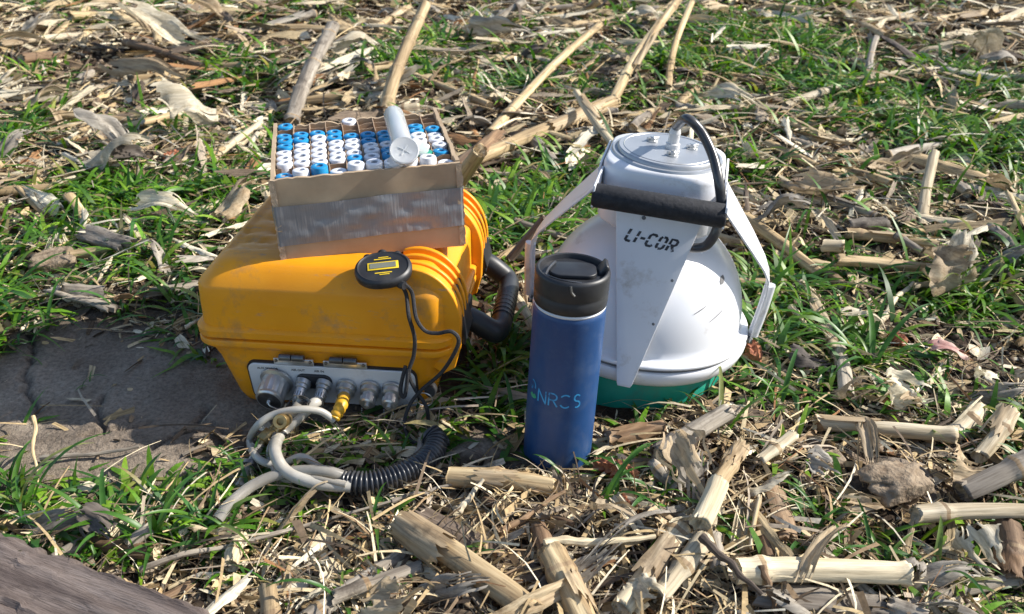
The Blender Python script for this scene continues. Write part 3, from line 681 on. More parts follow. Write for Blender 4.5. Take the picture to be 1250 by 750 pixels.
def S(a, b, d, mat, label, za=0.0, zb=0.0, kind='stalk', **k):
    """a, b: photo pixels of the ends; d: diameter (m); za, zb: height of each end's underside above the soil"""
    r = d / 2; A = Gh(a[0], a[1], za + r * .8); 
    B = Gh(b[0], b[1], zb + r * .8) if zb < .03 else G(b[0], b[1], zb)
    L = (B - A).length; seed = int(a[0] * 7 + b[1] * 13 + d * 1000); roll = k.pop('roll', random.Random(seed).uniform(-.4, .4))
    if kind == 'stalk': me = stalk_mesh(L, r, seed, M['stalk_' + mat], **k); nm, cat = 'corn_stalk', 'corn stalk'
    elif kind == 'half': me = stalk_mesh(L, r, seed, M['stalk_' + mat], half=True, **k); nm, cat = 'split_stalk', 'corn stalk'; pass
    elif kind == 'husk': me = husk_mesh(L, d, seed, M['husk_' + mat], **k); nm, cat = 'corn_husk', 'corn husk'; roll = roll + rnd.uniform(-.4, .4)
    elif kind == 'twig':
        R = random.Random(seed); pts = [Vector((-L / 2 + L * t / 6, R.uniform(-.03, .03) * L * (0 < t < 6), R.uniform(-.02, .02) * L * (0 < t < 6))) for t in range(7)]
        me = MB().tube(pts, lambda t: r * (1 - .55 * t) * (1 + .12 * sin(t * 40)), 8, steps=4).mesh(M['stalk_' + mat]); nm, cat = 'twig', 'twig'
    elif kind == 'plank': me = plank_mesh(L, d, d * k.get('thick', .3), seed, M['stalk_' + mat] if 'stalk_' + mat in M else M[mat]); nm, cat = 'flattened_stalk', 'corn stalk'
    o = link(nm, me); orient(o, A, B, roll); tag(o, label, cat)
    R2 = random.Random(seed + 5)
    if kind == 'stalk' and L > .07 and R2.random() < .6:      # peeling leaf sheath still wrapped round part of the stalk
        n2, m2 = 21, 22; x0 = R2.uniform(-.5, .05) * L; x1 = min(L * .5, x0 + R2.uniform(.3, .6) * L); v = []; ar = R2.uniform(2.2, 4.2); a0 = R2.uniform(.2, 2.2); ph = R2.uniform(0, 6)
        cut = [R2.uniform(0, 1) ** 1.6 * 13 for _ in range(n2)]; cut = [(cut[k_] * 2 + cut[k_ - 1] + cut[(k_ + 1) % n2]) / 4 for k_ in range(n2)]
        for i in range(m2):
            t = i / (m2 - 1); X = x0 + (x1 - x0) * t
            for k2 in range(n2):
                e = abs(k2 / (n2 - 1) - .5) * 2; an = a0 + ar * (k2 / (n2 - 1) - .5); q = r * (1.12 + .10 * t + e ** 3 * (.12 + .35 * t * t) + .04 * sin(k2 * 2.4 + ph) + .05 * sin(t * 9 + k2 + ph))
                v.append((X + .004 * sin(k2 * 1.7), q * cos(an), q * .9 * sin(an)))
        f = [(i * n2 + j, (i + 1) * n2 + j, (i + 1) * n2 + j + 1, i * n2 + j + 1) for i in range(m2 - 1) for j in range(n2 - 1) if i < m2 - 1 - cut[j]]
        sh = link('sheath', mesh_from(v, f, True, [M['husk_' + {'stalk': 'grey'}.get(mat, mat if mat != 'pale' else 'tan')]], None, 'sheath'), o)
    return o

# standing stubble and long stalks behind the things
S((356, 152), (406, 30), .0316, 'grey', 'grey weathered stubble stalk standing just behind the left end of the cardboard box', 0, .13, bend=.05)
S((473, 138), (519, 4), .0268, 'tan', 'split stubble stalk with a dark stripe leaning up behind the middle of the cardboard box', 0, .16)
S((600, 165), (731, 30), .0213, 'tan', 'long tan stalk with two nodes, leaning up to the right between box and white chamber', .01, .10)
S((742, 142), (828, -4), .0224, 'tan', 'long tan jointed stalk leaning steeply behind the white chamber', 0, .15)
S((818, 108), (843, 2), .0158, 'tan', 'thin tan stalk standing right of the long leaning stalk at the top', 0, .12, nodes=False)
S((762, 190), (702, 112), .0151, 'pale', 'straight pale stick poking up behind the top plate of the white chamber', 0, .07, nodes=False, ragged=.002)
S((570, 200), (752, 122), .0255, 'tan', 'thick tan stalk lying from the box corner towards the upper right', .018, .022)
S((555, 212), (612, 165), .0291, 'brown', 'short brown stalk end right beside the cardboard box corner', .03, .02, nodes=False)
S((560, 222), (588, 182), .0299, 'tan', 'stubby smooth tan stalk butt leaning against the right end of the box', .02, .10, nodes=False, bend=.0)
S((582, 228), (642, 222), .0194, 'pale', 'bleached short stalk lying right of the case ribs', .004, .004)
S((618, 322), (668, 262), .0140, 'dark', 'dark stick poking out behind the black case handle', .01, .08, nodes=False)
S((680, 200), (640, 160), .0194, 'grey', 'short grey stalk lying in the grass left of the chamber top', .004, .004)
S((500, 92), (600, 130), .0207, 'tan', 'bent tan stalk lying half hidden in grass right above the box', .004, .008)
S((335, 132), (425, 116), .0194, 'tan', 'tan stalk lying crosswise behind the left end of the box', .004, .01)
S((445, 85), (500, 78), .0207, 'tan', 'short round tan stalk lying beside the dark split stalk', .004, .004)
S((505, 66), (575, 96), .0170, 'grey', 'narrow grey stalk lying above the bent tan one', .004, .004)
S((455, 38), (500, 8), .0194, 'tan', 'tan stalk with orange node near the top edge above the box', .01, .02)
S((300, 42), (385, 16), .0255, 'grey', 'curved grey stalk lying near the top edge above the box', .006, .02, bend=.10)
S((150, 52), (250, 82), .0218, 'brown', 'reddish brown stalk lying in the upper left grass', .006, .004)
S((190, 92), (300, 80), .0243, 'tan', 'tan stalk half under husks in the upper left', .002, .006)
S((60, 140), (170, 150), .0207, 'tan', 'tan stalk lying in the grass at the left', .002, .006)
S((0, 55), (120, 42), .0194, 'pale', 'pale stalk reaching in from the top left edge', .006, .004)
S((5, 108), (32, 95), .0097, 'pale', 'small bleached straw at the left edge', .01, .02, kind='twig')
S((190, 205), (270, 186), .0134, 'pale', 'thin pale stick lying left of the cardboard box', .004, .01, nodes=False)
S((255, 200), (318, 150), .0146, 'pale', 'thin pale stick pointing at the left end of the box', .004, .02, nodes=False)
S((700, 22), (735, 0), .0218, 'tan', 'tan stalk piece leaning at the top edge behind the leaning stalks', 0, .05)
S((600, 30), (640, 2), .0243, 'grey', 'grey stubble stump at the top edge, right of the middle', 0, .05)
S((785, 60), (760, 75), .0218, 'dark', 'short dark stalk stub behind the long leaning stalk', 0, .03)
S((575, 20), (700, 8), .0194, 'grey', 'grey stalk lying along the top edge', .004, .004)
S((960, 132), (1085, 90), .0207, 'pale', 'bleached jointed stalk lying across the grass right of the chamber top', .012, .016, bend=.06)
S((925, 120), (975, 128), .0121, 'pale', 'frayed pale fibre strip at the foot of the bleached jointed stalk', .004, .008, kind='husk')
S((1058, 98), (1070, 45), .0158, 'grey', 'short grey stalk standing behind the bleached jointed stalk', 0, .06)
S((1080, 45), (1162, 108), .0370, 'dark', 'dark rotted stalk slab lying in the grass at the upper right', .006, .004, kind='plank')
S((1140, 26), (1222, 15), .0231, 'tan', 'tan stalk lying at the top right with a broken tip', .012, .012)
S((1120, 175), (1180, 178), .0170, 'pale', 'short pale straw lying in the grass right of centre', .004, .004, kind='husk')
S((1127, 278), (1140, 186), .0170, 'pale', 'pale squared stub standing upright in the right half', 0, .062, nodes=False, flat=.8, ragged=.002)
S((1000, 172), (1060, 196), .0158, 'tan', 'tan straw lying in the grass below the bleached jointed stalk', .004, .004, kind='husk')
S((985, 168), (1040, 175), .0134, 'pale', 'narrow white straw lying right of the chamber top', .01, .01, nodes=False)
S((935, 175), (1000, 205), .0170, 'tan', 'slender tan stalk lying just right of the chamber top', .01, .004)
S((905, 262), (1004, 338), .0210, 'tan', 'thick tan stalk lying beside the right arm of the chamber', .022, .010, nodes=True)
S((1000, 330), (1030, 350), .0180, 'brown', 'brown stalk end beyond the thick stalk beside the chamber', .004, .004, nodes=False)
S((975, 345), (1022, 432), .0140, 'pale', 'bleached knotted stalk running down right of the chamber', .008, .008, bend=.08)
S((1020, 420), (1034, 486), .0180, 'grey', 'frayed grey lower end of the knotted stalk', .004, .006)
S((965, 375), (997, 412), .0090, 'pale', 'thin bleached twig right of the chamber flange', .014, .006, kind='twig')
S((1070, 395), (1115, 345), .0100, 'pale', 'thin curved pale straw in the right half', .004, .014, kind='twig')
S((1115, 350), (1210, 340), .0090, 'pale', 'thin white straw lying far right', .008, .010, kind='twig')
S((950, 222), (1075, 268), .0180, 'grey', 'long grey stalk lying right of the chamber', .006, .006)
S((1030, 285), (1150, 300), .0180, 'tan', 'tan stalk lying in front of the upright squared stub', .004, .006)
S((1160, 280), (1195, 262), .0140, 'tan', 'short tan stick right of the upright squared stub', .006, .014, nodes=False)
S((1200, 272), (1250, 310), .0160, 'grey', 'grey stalk reaching in at the right edge', .01, .004)
S((1090, 285), (1180, 345), .0130, 'grey', 'grey stick crossing the bare spot at the right', .014, .006)
S((1000, 300), (1035, 302), .0200, 'pale', 'short white split stalk piece right of the chamber', .006, .006)
S((990, 516), (1172, 532), .0180, 'pale', 'long pale stalk lying across the right side, above the bare clod', .008, .012)
S((1234, 498), (1192, 562), .0180, 'pale', 'bleached stalk joint with a swollen orange foot at the right edge', .02, .008, bend=.06)
S((1262, 558), (1168, 604), .0225, 'grey', 'thick grey stalk pointing in from the right edge', .026, .010)
S((1112, 630), (1262, 624), .0171, 'pale', 'ragged pale stalk lying across the right edge below the clod', .018, .014)
S((1225, 640), (1238, 720), .0270, 'brown', 'brown fibrous stalk stump at the lower right edge', .01, .0)
S((895, 698), (1110, 700), .0225, 'pale', 'thick pale stalk with a dark rotten end lying at the bottom right', .018, .014, ragged=.004)
S((905, 722), (1090, 742), .0270, 'grey', 'grey frayed stalk bundle under the thick pale stalk', .004, .004, kind='plank')
S((1075, 738), (1140, 762), .0198, 'grey', 'grey stalk end at the bottom edge right of the pale stalk', .008, .008)
S((1100, 745), (1250, 705), .0126, 'grey', 'thin grey stalk lying in the bottom right corner', .004, .008)
S((486, 636), (655, 752), .0234, 'tan', 'big pale split corn stalk lying at the bottom middle', .018, .014, nodes=False, ragged=.004, flat=.7, roll=.2)
S((505, 622), (690, 722), .0234, 'dark', 'dark rotten half of the split stalk lying behind the pale one', .004, .004, kind='plank')
S((545, 583), (682, 596), .0207, 'tan', 'tan stalk with a dark rotten end lying in front of the blue bottle', .006, .006, ragged=.004)
S((668, 668), (716, 768), .0243, 'tan', 'tan jointed stalk standing towards the camera at the bottom edge', .018, .030)
S((655, 640), (672, 700), .0144, 'brown', 'short brown shredded stalk stub left of the jointed stalk', .004, .02)
S((832, 640), (755, 750), .0216, 'pale', 'pale cracked stalk at the bottom, left of the white one', .010, .012)
S((862, 652), (798, 735), .0198, 'pale', 'smooth pale stalk beside the cracked stalk at the bottom', .014, .012)
S((878, 585), (852, 645), .0189, 'pale', 'short chalk white stalk piece standing out at the lower right', .028, .026, nodes=False)
S((905, 545), (868, 600), .0162, 'tan', 'tan stalk with a smooth orange joint above the chalk white piece', .012, .018)
S((972, 527), (922, 566), .0126, 'pale', 'short bright straw piece with two dark bands', .018, .014)
S((944, 592), (965, 662), .0234, 'brown', 'orange brown flattened husk piece lying at the lower right', .006, .006, kind='plank')
S((905, 585), (970, 590), .0216, 'pale', 'pale curled husk across the orange brown piece', .018, .018, kind='husk')
S((905, 672), (918, 600), .0198, 'tan', 'tan stalk splinter right of the chalk white piece', .006, .012, kind='half', nodes=False)
S((798, 560), (893, 500), .0225, 'grey', 'grey beige stalk lying in front of the teal collar', .012, .020)
S((735, 540), (815, 520), .0198, 'brown', 'brown crushed stalk between bottle and teal collar', .004, .008)
S((830, 600), (792, 560), .0144, 'grey', 'grey stalk stub below the grey beige stalk', .006, .014)
S((856, 655), (930, 726), .0081, 'dark', 'dark thin twig crossing the bottom pale stalks', .034, .030, kind='twig')
S((930, 690), (950, 755), .0072, 'brown', 'brown twig hanging over the thick pale stalk', .036, .010, kind='twig')
S((840, 600), (700, 715), .0108, 'grey', 'long grey strip slanting over the bottom litter', .020, .030, kind='husk', curl=.5)
S((650, 712), (760, 672), .0234, 'grey', 'pale grey torn husk lying over the jointed stalk', .024, .034, kind='husk')
S((665, 665), (800, 655), .0090, 'pale', 'thin pale straw lying crosswise at the bottom middle', .026, .020, kind='twig')
S((560, 625), (590, 585), .0072, 'pale', 'thin straw leaning on the stalk in front of the bottle', .01, .03, kind='twig')
S((745, 600), (790, 660), .0108, 'pale', 'narrow straw leaning across the litter below the bottle', .03, .01, kind='half', nodes=False)
S((850, 590), (830, 655), .0090, 'pale', 'slim straw strip left of the chalk white piece', .03, .02, kind='husk')
S((170, 696), (478, 612), .0056, 'grey', 'long thin grey twig lying from the weathered slab towards the hose', .010, .010, kind='twig')
S((478, 612), (560, 590), .0049, 'grey', 'thin grey twig continuing past the corrugated hose', .010, .010, kind='twig')
S((325, 710), (332, 770), .0153, 'tan', 'small orange tan stalk stub at the bottom edge', .022, .006)
S((395, 700), (365, 760), .0216, 'pale', 'pale husk stub at the bottom edge left of the split stalk', .01, .01, kind='husk')
S((400, 735), (520, 690), .0126, 'grey', 'dark straw crossing the bottom litter left of the split stalk', .01, .01)
S((370, 760), (500, 672), .0162, 'grey', 'grey brown stalk half buried left of the split stalk', .002, .004)
S((590, 612), (700, 640), .0090, 'brown', 'thin brown stalk in the litter between the split stalk and the bottle', .006, .010, kind='twig')
S((610, 650), (690, 600), .0072, 'brown', 'short brown twig in the litter in front of the bottle', .006, .016, kind='twig')
S((150, 672), (190, 640), .0126, 'grey', 'small grey stick beside the weathered slab', .004, .010)
S((60, 352), (143, 378), .0240, 'grey', 'dark grey strip of stalk lying by the left mud patch', .012, .006, kind='plank')
S((98, 282), (160, 300), .0300, 'grey', 'flat grey stalk chip lying in the grass left of the case', .010, .008, kind='plank')
S((140, 372), (176, 352), .0240, 'brown', 'small curled orange brown chip at the mud edge', .004, .012, kind='husk')
S((205, 325), (300, 292), .0240, 'grey', 'grey curled husk lying against the left side of the yellow case', .014, .022, kind='husk')
S((225, 340), (290, 322), .0180, 'pale', 'pale ribbed husk strip lying left of the yellow case', .01, .01, kind='husk')
S((226, 400), (246, 388), .0060, 'pale', 'tiny pale straw lying at the left foot of the case', .006, .010, kind='twig')
S((50, 560), (170, 545), .0063, 'grey', 'thin forked twig lying on the sunlit mud', .004, .004, kind='twig')
S((40, 508), (46, 600), .0045, 'tan', 'dry upright straw at the left edge of the mud', .05, .005, kind='twig')
S((1120, 745), (1100, 690), .0072, 'grey', 'thin grey twig at the bottom right', .004, .014, kind='twig')
# husks and leaves
for (a, b, w, mt, lab) in [
    ((150, 25), (275, 42), .060, 'pale', 'large ribbed pale husk near the top left'),
    ((180, 128), (275, 122), .085, 'pale', 'big bleached crumpled husk left of the grey standing stalk'),
    ((78, 182), (200, 188), .050, 'pale', 'long pale folded husk at the left'),
    ((128, 75), (230, 98), .045, 'tan', 'curled tan husk in the upper left grass'),
    ((20, 125), (95, 118), .035, 'tan', 'tan husk strip at the left'),
    ((90, 150), (165, 165), .040, 'grey', 'grey husk strip at the left, above the long folded husk'),
    ((130, 200), (185, 190), .030, 'dark', 'dark leathery leaf beside the long folded husk'),
    ((0, 35), (70, 30), .045, 'grey', 'greyish husk at the top left edge'),
    ((225, 8), (300, 18), .045, 'tan', 'tan husk at the top edge, left'),
    ((420, 100), (520, 95), .050, 'pale', 'pale wrinkled husk behind the box'),
    ((405, 65), (460, 45), .040, 'pale', 'pale husk near the grey standing stalk'),
    ((560, 25), (650, 50), .050, 'grey', 'grey frayed husk near the top edge'),
    ((660, 15), (720, 40), .040, 'tan', 'tan husk near the top edge beside the leaning stalk'),
    ((770, 15), (820, 25), .040, 'pale', 'pale husk at the top between two leaning stalks'),
    ((1120, 80), (1200, 55), .060, 'tan', 'tan husk mass at the top right'),
    ((1180, 60), (1250, 35), .060, 'pale', 'pale ribbed husk in the top right corner'),
    ((1190, 75), (1250, 80), .035, 'grey', 'grey husk strip at the right top edge'),
    ((930, 5), (1000, 20), .040, 'pale', 'pale husk at the top edge right of the thin standing stalk'),
    ((850, 20), (900, 12), .030, 'brown', 'brown husk at the top edge') if False else ((850, 20), (900, 12), .030, 'tan', 'small tan husk at the top edge'),
    ((920, 250), (1000, 265), .045, 'grey', 'grey crumpled husk right of the chamber'),
    ((960, 215), (1060, 235), .050, 'tan', 'tan folded husk right of the chamber top'),
    ((860, 112), (935, 135), .035, 'pale', 'pale curled husk strips behind the chamber'),
    ((1130, 300), (1195, 320), .070, 'tan', 'broad tan husk on the bare spot at the right'),
    ((1180, 295), (1170, 340), .045, 'pale', 'upright pale husk triangle at the right'),
    ((1060, 200), (1130, 190), .030, 'tan', 'tan husk strip left of the upright squared stub'),
    ((1200, 215), (1250, 225), .035, 'tan', 'small tan husk at the right edge in grass'),
    ((960, 430), (1020, 440), .035, 'dark', 'dark rotten leaf right of the chamber flange'),
    ((1080, 470), (1150, 480), .050, 'pale', 'pale torn husk above the long pale stalk'),
    ((1190, 455), (1235, 465), .040, 'pale', 'bright crumpled husk near the right edge'),
    ((1010, 470), (1080, 478), .030, 'tan', 'tan husk strip above the long pale stalk'),
    ((1020, 390), (1090, 400), .028, 'pale', 'small pale husk right of the knotted stalk'),
    ((820, 530), (870, 610), .055, 'tan', 'frayed tan husk over the stalks in front of the teal collar'),
    ((855, 560), (835, 640), .035, 'grey', 'grey stringy husk below the grey beige stalk'),
    ((720, 610), (780, 640), .040, 'tan', 'tan shredded husk below the bottle'),
    ((790, 640), (850, 625), .038, 'tan', 'brown papery husk over the bottom pale stalks'),
    ((430, 715), (530, 735), .065, 'tan', 'shredded tan husk clump left of the big split stalk'),
    ((560, 700), (600, 745), .030, 'tan', 'small husk on the split stalk at the bottom'),
    ((760, 700), (810, 745), .040, 'pale', 'pale husk strip at the bottom edge'),
    ((980, 560), (1030, 575), .035, 'grey', 'grey husk on the bare spot at the lower right'),
    ((1180, 640), (1225, 700), .050, 'pale', 'large pale curled husk at the lower right edge'),
    ((1030, 610), (1085, 628), .030, 'tan', 'small tan husk beside the bare clod'),
    ((1160, 560), (1215, 575), .045, 'tan', 'tan crumpled husk beside the bleached joint'),
    ((230, 640), (300, 655), .030, 'tan', 'brown husk strip beside the weathered slab'),
    ((85, 625), (145, 655), .040, 'dark', 'dark papery leaf on the edge of the weathered slab'),
    ((300, 640), (420, 610), .020, 'tan', 'thin tan straw strip below the hose'),
    ((260, 250), (312, 235), .040, 'tan', 'tan husk chips left of the box'),
    ((160, 255), (240, 262), .032, 'pale', 'pale husk chips in the grass left of the case')]:
    S(a, b, w * (1.55 if b[1] < 330 else .95), mt, lab, .010 if w < .04 else .022, .010, kind='husk', curl=1.0 if b[1] < 330 else .7, fray=.45 if b[1] < 330 else .8)

# corncob chaff pieces: little spiky rolls
def cob_mesh(L, r, seed):
    R = random.Random(seed); mb = MB(); v = []; f = []; n = 14; m = 12
    for i in range(m):
        t = i / (m - 1); rad = r * sin(pi * (.12 + .76 * t)) ** .5
        for k in range(n):
            a = 2 * pi * (k + .5 * (i % 2)) / n; q = rad * (1.22 if (k + i) % 2 else .82) * R.uniform(.9, 1.1)
            v.append(Vector((-L / 2 + L * t, q * cos(a), q * sin(a))))
    for i in range(m - 1):
        for k in range(n): k2 = (k + 1) % n; f.append((i * n + k, i * n + k2, (i + 1) * n + k2, (i + 1) * n + k))
    f.append(tuple(reversed(range(n)))); f.append(tuple((m - 1) * n + k for k in range(n)))
    return mb.add(v, f).mesh(M['cob'], smooth=False)
for (a, b, d, lab) in [((728, 568), (776, 582), .018, 'reddish spiky cob piece lying right of the blue bottle foot'), ((752, 604), (768, 630), .016, 'reddish cob piece in the grass below the bottle'),
                       ((908, 415), (922, 440), .022, 'rusty cob piece at the right edge of the chamber flange'), ((200, 192), (226, 186), .015, 'reddish cob piece left of the cardboard box'), ((1085, 412), (1105, 418), .016, 'rusty cob bit left of the pinkish scrap')]:
    A, B = Gh(*a, .008), Gh(*b, .012); o = link('corncob_piece', cob_mesh((B - A).length, d / 2, a[0])); orient(o, A, B); tag(o, lab, 'corncob')
o = S((1130, 428), (1190, 432), .040, 'pale', 'torn pinkish husk scrap lying at the right', .006, .008, kind='husk'); o.name = 'husk_scrap'; o.data.materials[0] = M['pink']

# stones and clods
def stone_mesh(sx, sy, sz, seed, mat, sub=4, rough=.25):
    bm = bmesh.new(); bmesh.ops.create_icosphere(bm, subdivisions=sub, radius=1)
    co = np.array([v.co[:] for v in bm.verts])
    d = 1 + rough * vnoise(co[:, 0] * 1.4 + seed, co[:, 1] * 1.4 + co[:, 2], seed) + rough * .45 * vnoise(co[:, 0] * 3.5, co[:, 1] * 3.5 + co[:, 2] * 3, seed + 1) + .05 * vnoise(co[:, 0] * 12, co[:, 1] * 12 + co[:, 2] * 9, seed + 2)
    for v, k in zip(bm.verts, d):
        c = v.co * k; c = Vector((max(-.8, min(.8, c.x)), max(-.8, min(.8, c.y)), max(-.6, min(.75, c.z)))); v.co = (c.x * sx, c.y * sy, c.z * sz)
    me = bpy.data.meshes.new('stone'); bm.to_mesh(me); bm.free(); me.materials.append(mat); me.polygons.foreach_set('use_smooth', [True] * len(me.polygons)); return me
for (px, py, sx, sy, sz, rz, lab, sd) in [(68, 326, .038, .030, .024, .3, 'brown angular clod lying left in the grass above the dark strip', 3), (1010, 350 + 215, .018, .014, .010, .2, 'small brown clod beside the pale stalk at the lower right', 5),
                                      (1090, 592, .042, .028, .020, .4, 'rounded sandy clod in the bare hollow at the lower right', 9), (12, 372, .020, .02, .016, 1, 'small grey clod at the left edge', 12), (1165, 600, .013, .012, .010, 1, 'little pale knob beside the rounded sandy clod', 15)]:
    p = Gh(px, py); o = link('soil_clod', stone_mesh(sx, sy, sz * .7, sd, M['stone'], rough=.45), loc=(p.x, p.y, p.z + sz * .3), rot=(0, 0, rz)); tag(o, lab, 'clod')

# weathered slab in the bottom left corner
def slab_mesh():
    nx, ny = 90, 60; v = []; A = G(-60, 640); 
    out = [(-80, 640), (20, 640), (62, 650), (150, 675), (215, 712), (275, 748), (330, 800), (330, 900), (-80, 900)]
    # a board-like block: a top sheet following grooves along the grain, with a broken edge and real sides
    top = .038; e0, e1 = G(-150, 588, top), G(345, 762, top); d = (e1 - e0).normalized(); nrm = Vector((d.y, -d.x, 0))
    Lg = (e1 - e0).length; Wd = .26
    vt = []; 
    for j in range(ny):
        for i in range(nx):
            s = i / (nx - 1); t = j / (ny - 1); u = s * Lg; w = t * Wd
            edge = .003 * float(vnoise([u * 30], [1.0], 41)[0]) + .003 * float(vnoise([u * 160], [2.0], 42)[0]) + .016 * max(0, s - .62) ** 1 * 1.5
            p = e0 + d * u + nrm * (w * 1 + edge * (1 - t))
            g = .0024 * float(vnoise([w * 150 + .8 * sin(u * 14)], [u * 6.0], 43)[0]) + .0018 * float(vnoise([w * 420 + sin(u * 14)], [u * 14.0], 44)[0]) + .004 * float(vnoise([u * 12], [w * 12], 45)[0])
            rim = min(1, min(t / .05, (1 - s) / .03)); vt.append(Vector((p.x, p.y, top - .012 * (1 - rim) ** 2 + g - .004 * t)))
    f = [(j * nx + i, j * nx + i + 1, (j + 1) * nx + i + 1, (j + 1) * nx + i) for j in range(ny - 1) for i in range(nx - 1)]
    n = len(vt); rimi = list(range(nx)) + [j * nx + nx - 1 for j in range(1, ny)] + [(ny - 1) * nx + i for i in range(nx - 2, -1, -1)] + [j * nx for j in range(ny - 2, 0, -1)]
    vb = [Vector((vt[i].x + nrm.x * .008, vt[i].y + nrm.y * .008, -.01)) for i in rimi]; k = len(rimi)
    f += [(rimi[i], rimi[(i + 1) % k], n + (i + 1) % k, n + i) for i in range(k)]; f.append(tuple(n + i for i in reversed(range(k))))
    a = atan2(d.y, d.x); c = (e0 + e1) / 2; Rm = Matrix.Rotation(-a, 3, 'Z')
    mb = MB(); mb.add([Rm @ (q - Vector((c.x, c.y, 0))) for q in vt + vb], f)
    o = mb.put('weathered_slab', M['bark'], ang=60); o.location = (c.x, c.y, 0); o.rotation_euler = (0, 0, a); return o
tag(slab_mesh(), 'grey brown weathered slab with long grain lines in the bottom left corner', 'slab')

# smaller residue pieces that can still be told apart one by one
VAR = []
for i in range(8):
    mt = ['tan', 'pale', 'grey', 'tan', 'brown', 'pale', 'grey', 'tan'][i]; VAR.append(('corn_stalk', 'corn stalk', mt, 'stalk piece', stalk_mesh([.10, .07, .13, .05, .08, .11, .06, .16][i], [.008, .009, .007, .010, .008, .006, .009, .007][i], 100 + i, M['stalk_' + mt], half=i in (3, 5), bend=.05)))
for i in range(10):
    mt = ['pale', 'tan', 'grey', 'pale', 'tan', 'dark', 'pale', 'tan', 'grey', 'tan'][i]; VAR.append(('corn_husk', 'corn husk', mt, 'curled husk', husk_mesh([.10, .08, .12, .06, .14, .07, .05, .09, .10, .12][i], [.026, .03, .02, .03, .018, .022, .03, .014, .028, .012][i], 200 + i, M['husk_' + mt], wave=1.3)))
ADJ = dict(tan='tan', pale='bleached', grey='grey', brown='brown', dark='dark')
def zone(px, py, yaw):
    v = 'at the very back' if py < 90 else 'far back' if py < 190 else 'in mid distance' if py < 330 else 'level with the case' if py < 480 else 'in the near litter' if py < 620 else 'at the very front'
    h = 'at the left edge' if px < 120 else 'left of the box' if px < 320 else 'near the box' if px < 560 else 'near the bottle' if px < 740 else 'near the chamber' if px < 930 else 'right of the chamber' if px < 1100 else 'near the right edge'
    a = math.degrees(yaw) % 180; d = 'crosswise' if a < 22 or a > 158 else 'slanting right' if a < 68 else 'end-on' if a < 112 else 'slanting left'
    return d + ' ' + h + ', ' + v
cnt = 0; placed = []
while cnt < 290:
    y = .45 + 2.9 * rnd.random() ** 1.25; x = rnd.uniform(-1, 1) * (.60 * y + .08)
    if float(mudness(np.array([x]), np.array([y]))[0]) > .25 or near_case(np.array([x]), np.array([y]))[0] or blocked(np.array([x]), np.array([y]))[0]: continue
    if abs(x - .13) < .19 and abs(y - .88) < .18: continue
    if x < .0 and x > -.34 and .64 < y < .90: continue
    if any((x - a) ** 2 + (y - b) ** 2 < (.028 + .02 * y) ** 2 for a, b in placed): continue
    placed.append((x, y)); cnt += 1
    nm, cat, mt, what, me = VAR[rnd.randrange(len(VAR))]
    depth = y * cos(PITCH) + CAM_H * sin(PITCH); px = 625 + FPX * x / depth; py = 375 - FPX * ((-CAM_H) * cos(PITCH) + y * sin(PITCH)) / depth
    o = link(nm, me); s = rnd.uniform(.7, 1.25) * (1 + .28 * max(0, y - 1.2)); o.scale = (s, s, s); r0 = .007 if nm == 'corn_stalk' else .004
    o.location = (x, y, hz(x, y) + r0 * s + rnd.uniform(0, .006)); o.rotation_euler = (rnd.uniform(-.5, .5), rnd.uniform(-.16, .16), rnd.uniform(0, 2 * pi))
    lab = '%s %s %s %s' % ('stubby' if me.name.endswith('1') or s < .85 else 'small' if s < 1.1 else 'longish', ADJ[mt], what, zone(px, py, o.rotation_euler.z)); tag(o, lab, cat, group='small %s pieces in the litter' % ('stalk' if nm == 'corn_stalk' else 'husk'))

byl = {}
for o in COL.objects:
    if o.get('group', '').startswith('small '): byl.setdefault(o['label'], []).append(o)
for l, os_ in byl.items():
    if len(os_) > 1:
        os_.sort(key=lambda q: q.location.x / q.location.y)
        nm_ = {2: ['left one', 'right one'], 3: ['left one', 'middle one', 'right one'], 4: ['leftmost', 'second one', 'third one', 'rightmost']}.get(len(os_))
        if nm_:
            for q, w_ in zip(os_, nm_): q['label'] = l + ', ' + w_

# grass plants near the camera, leaf by leaf
def blade_mesh(L, w, seed):
    R = random.Random(seed); S_ = 12; v = []; a0 = R.uniform(.1, .5); bd = R.uniform(.8, 1.9); x = z = 0; tw = R.uniform(-.9, .9)
    for i in range(S_):
        t = i / (S_ - 1); a = a0 + bd * t ** 1.4
        if i: x += sin(a) * L / (S_ - 1); z += cos(a) * L / (S_ - 1)
        ww = w * (.45 + .55 * min(1, t * 4)) * (1 - t ** 2.6 * .97); r = tw * t
        for s in (-1, 0, 1): 
            fold = .35 * ww * (1 if s == 0 else 0); yy, zz = s * ww, -fold
            v.append(Vector((x - cos(a) * 0 + (yy * sin(r) + zz) * cos(a) * -.0 - zz * cos(a), yy * cos(r), z + yy * sin(r) * .7 + zz * sin(a))))
    f = [(i * 3 + j, (i + 1) * 3 + j, (i + 1) * 3 + j + 1, i * 3 + j + 1) for i in range(S_ - 1) for j in range(2)]
    return mesh_from(v, f, True, [M['blade']], None, 'leaf')
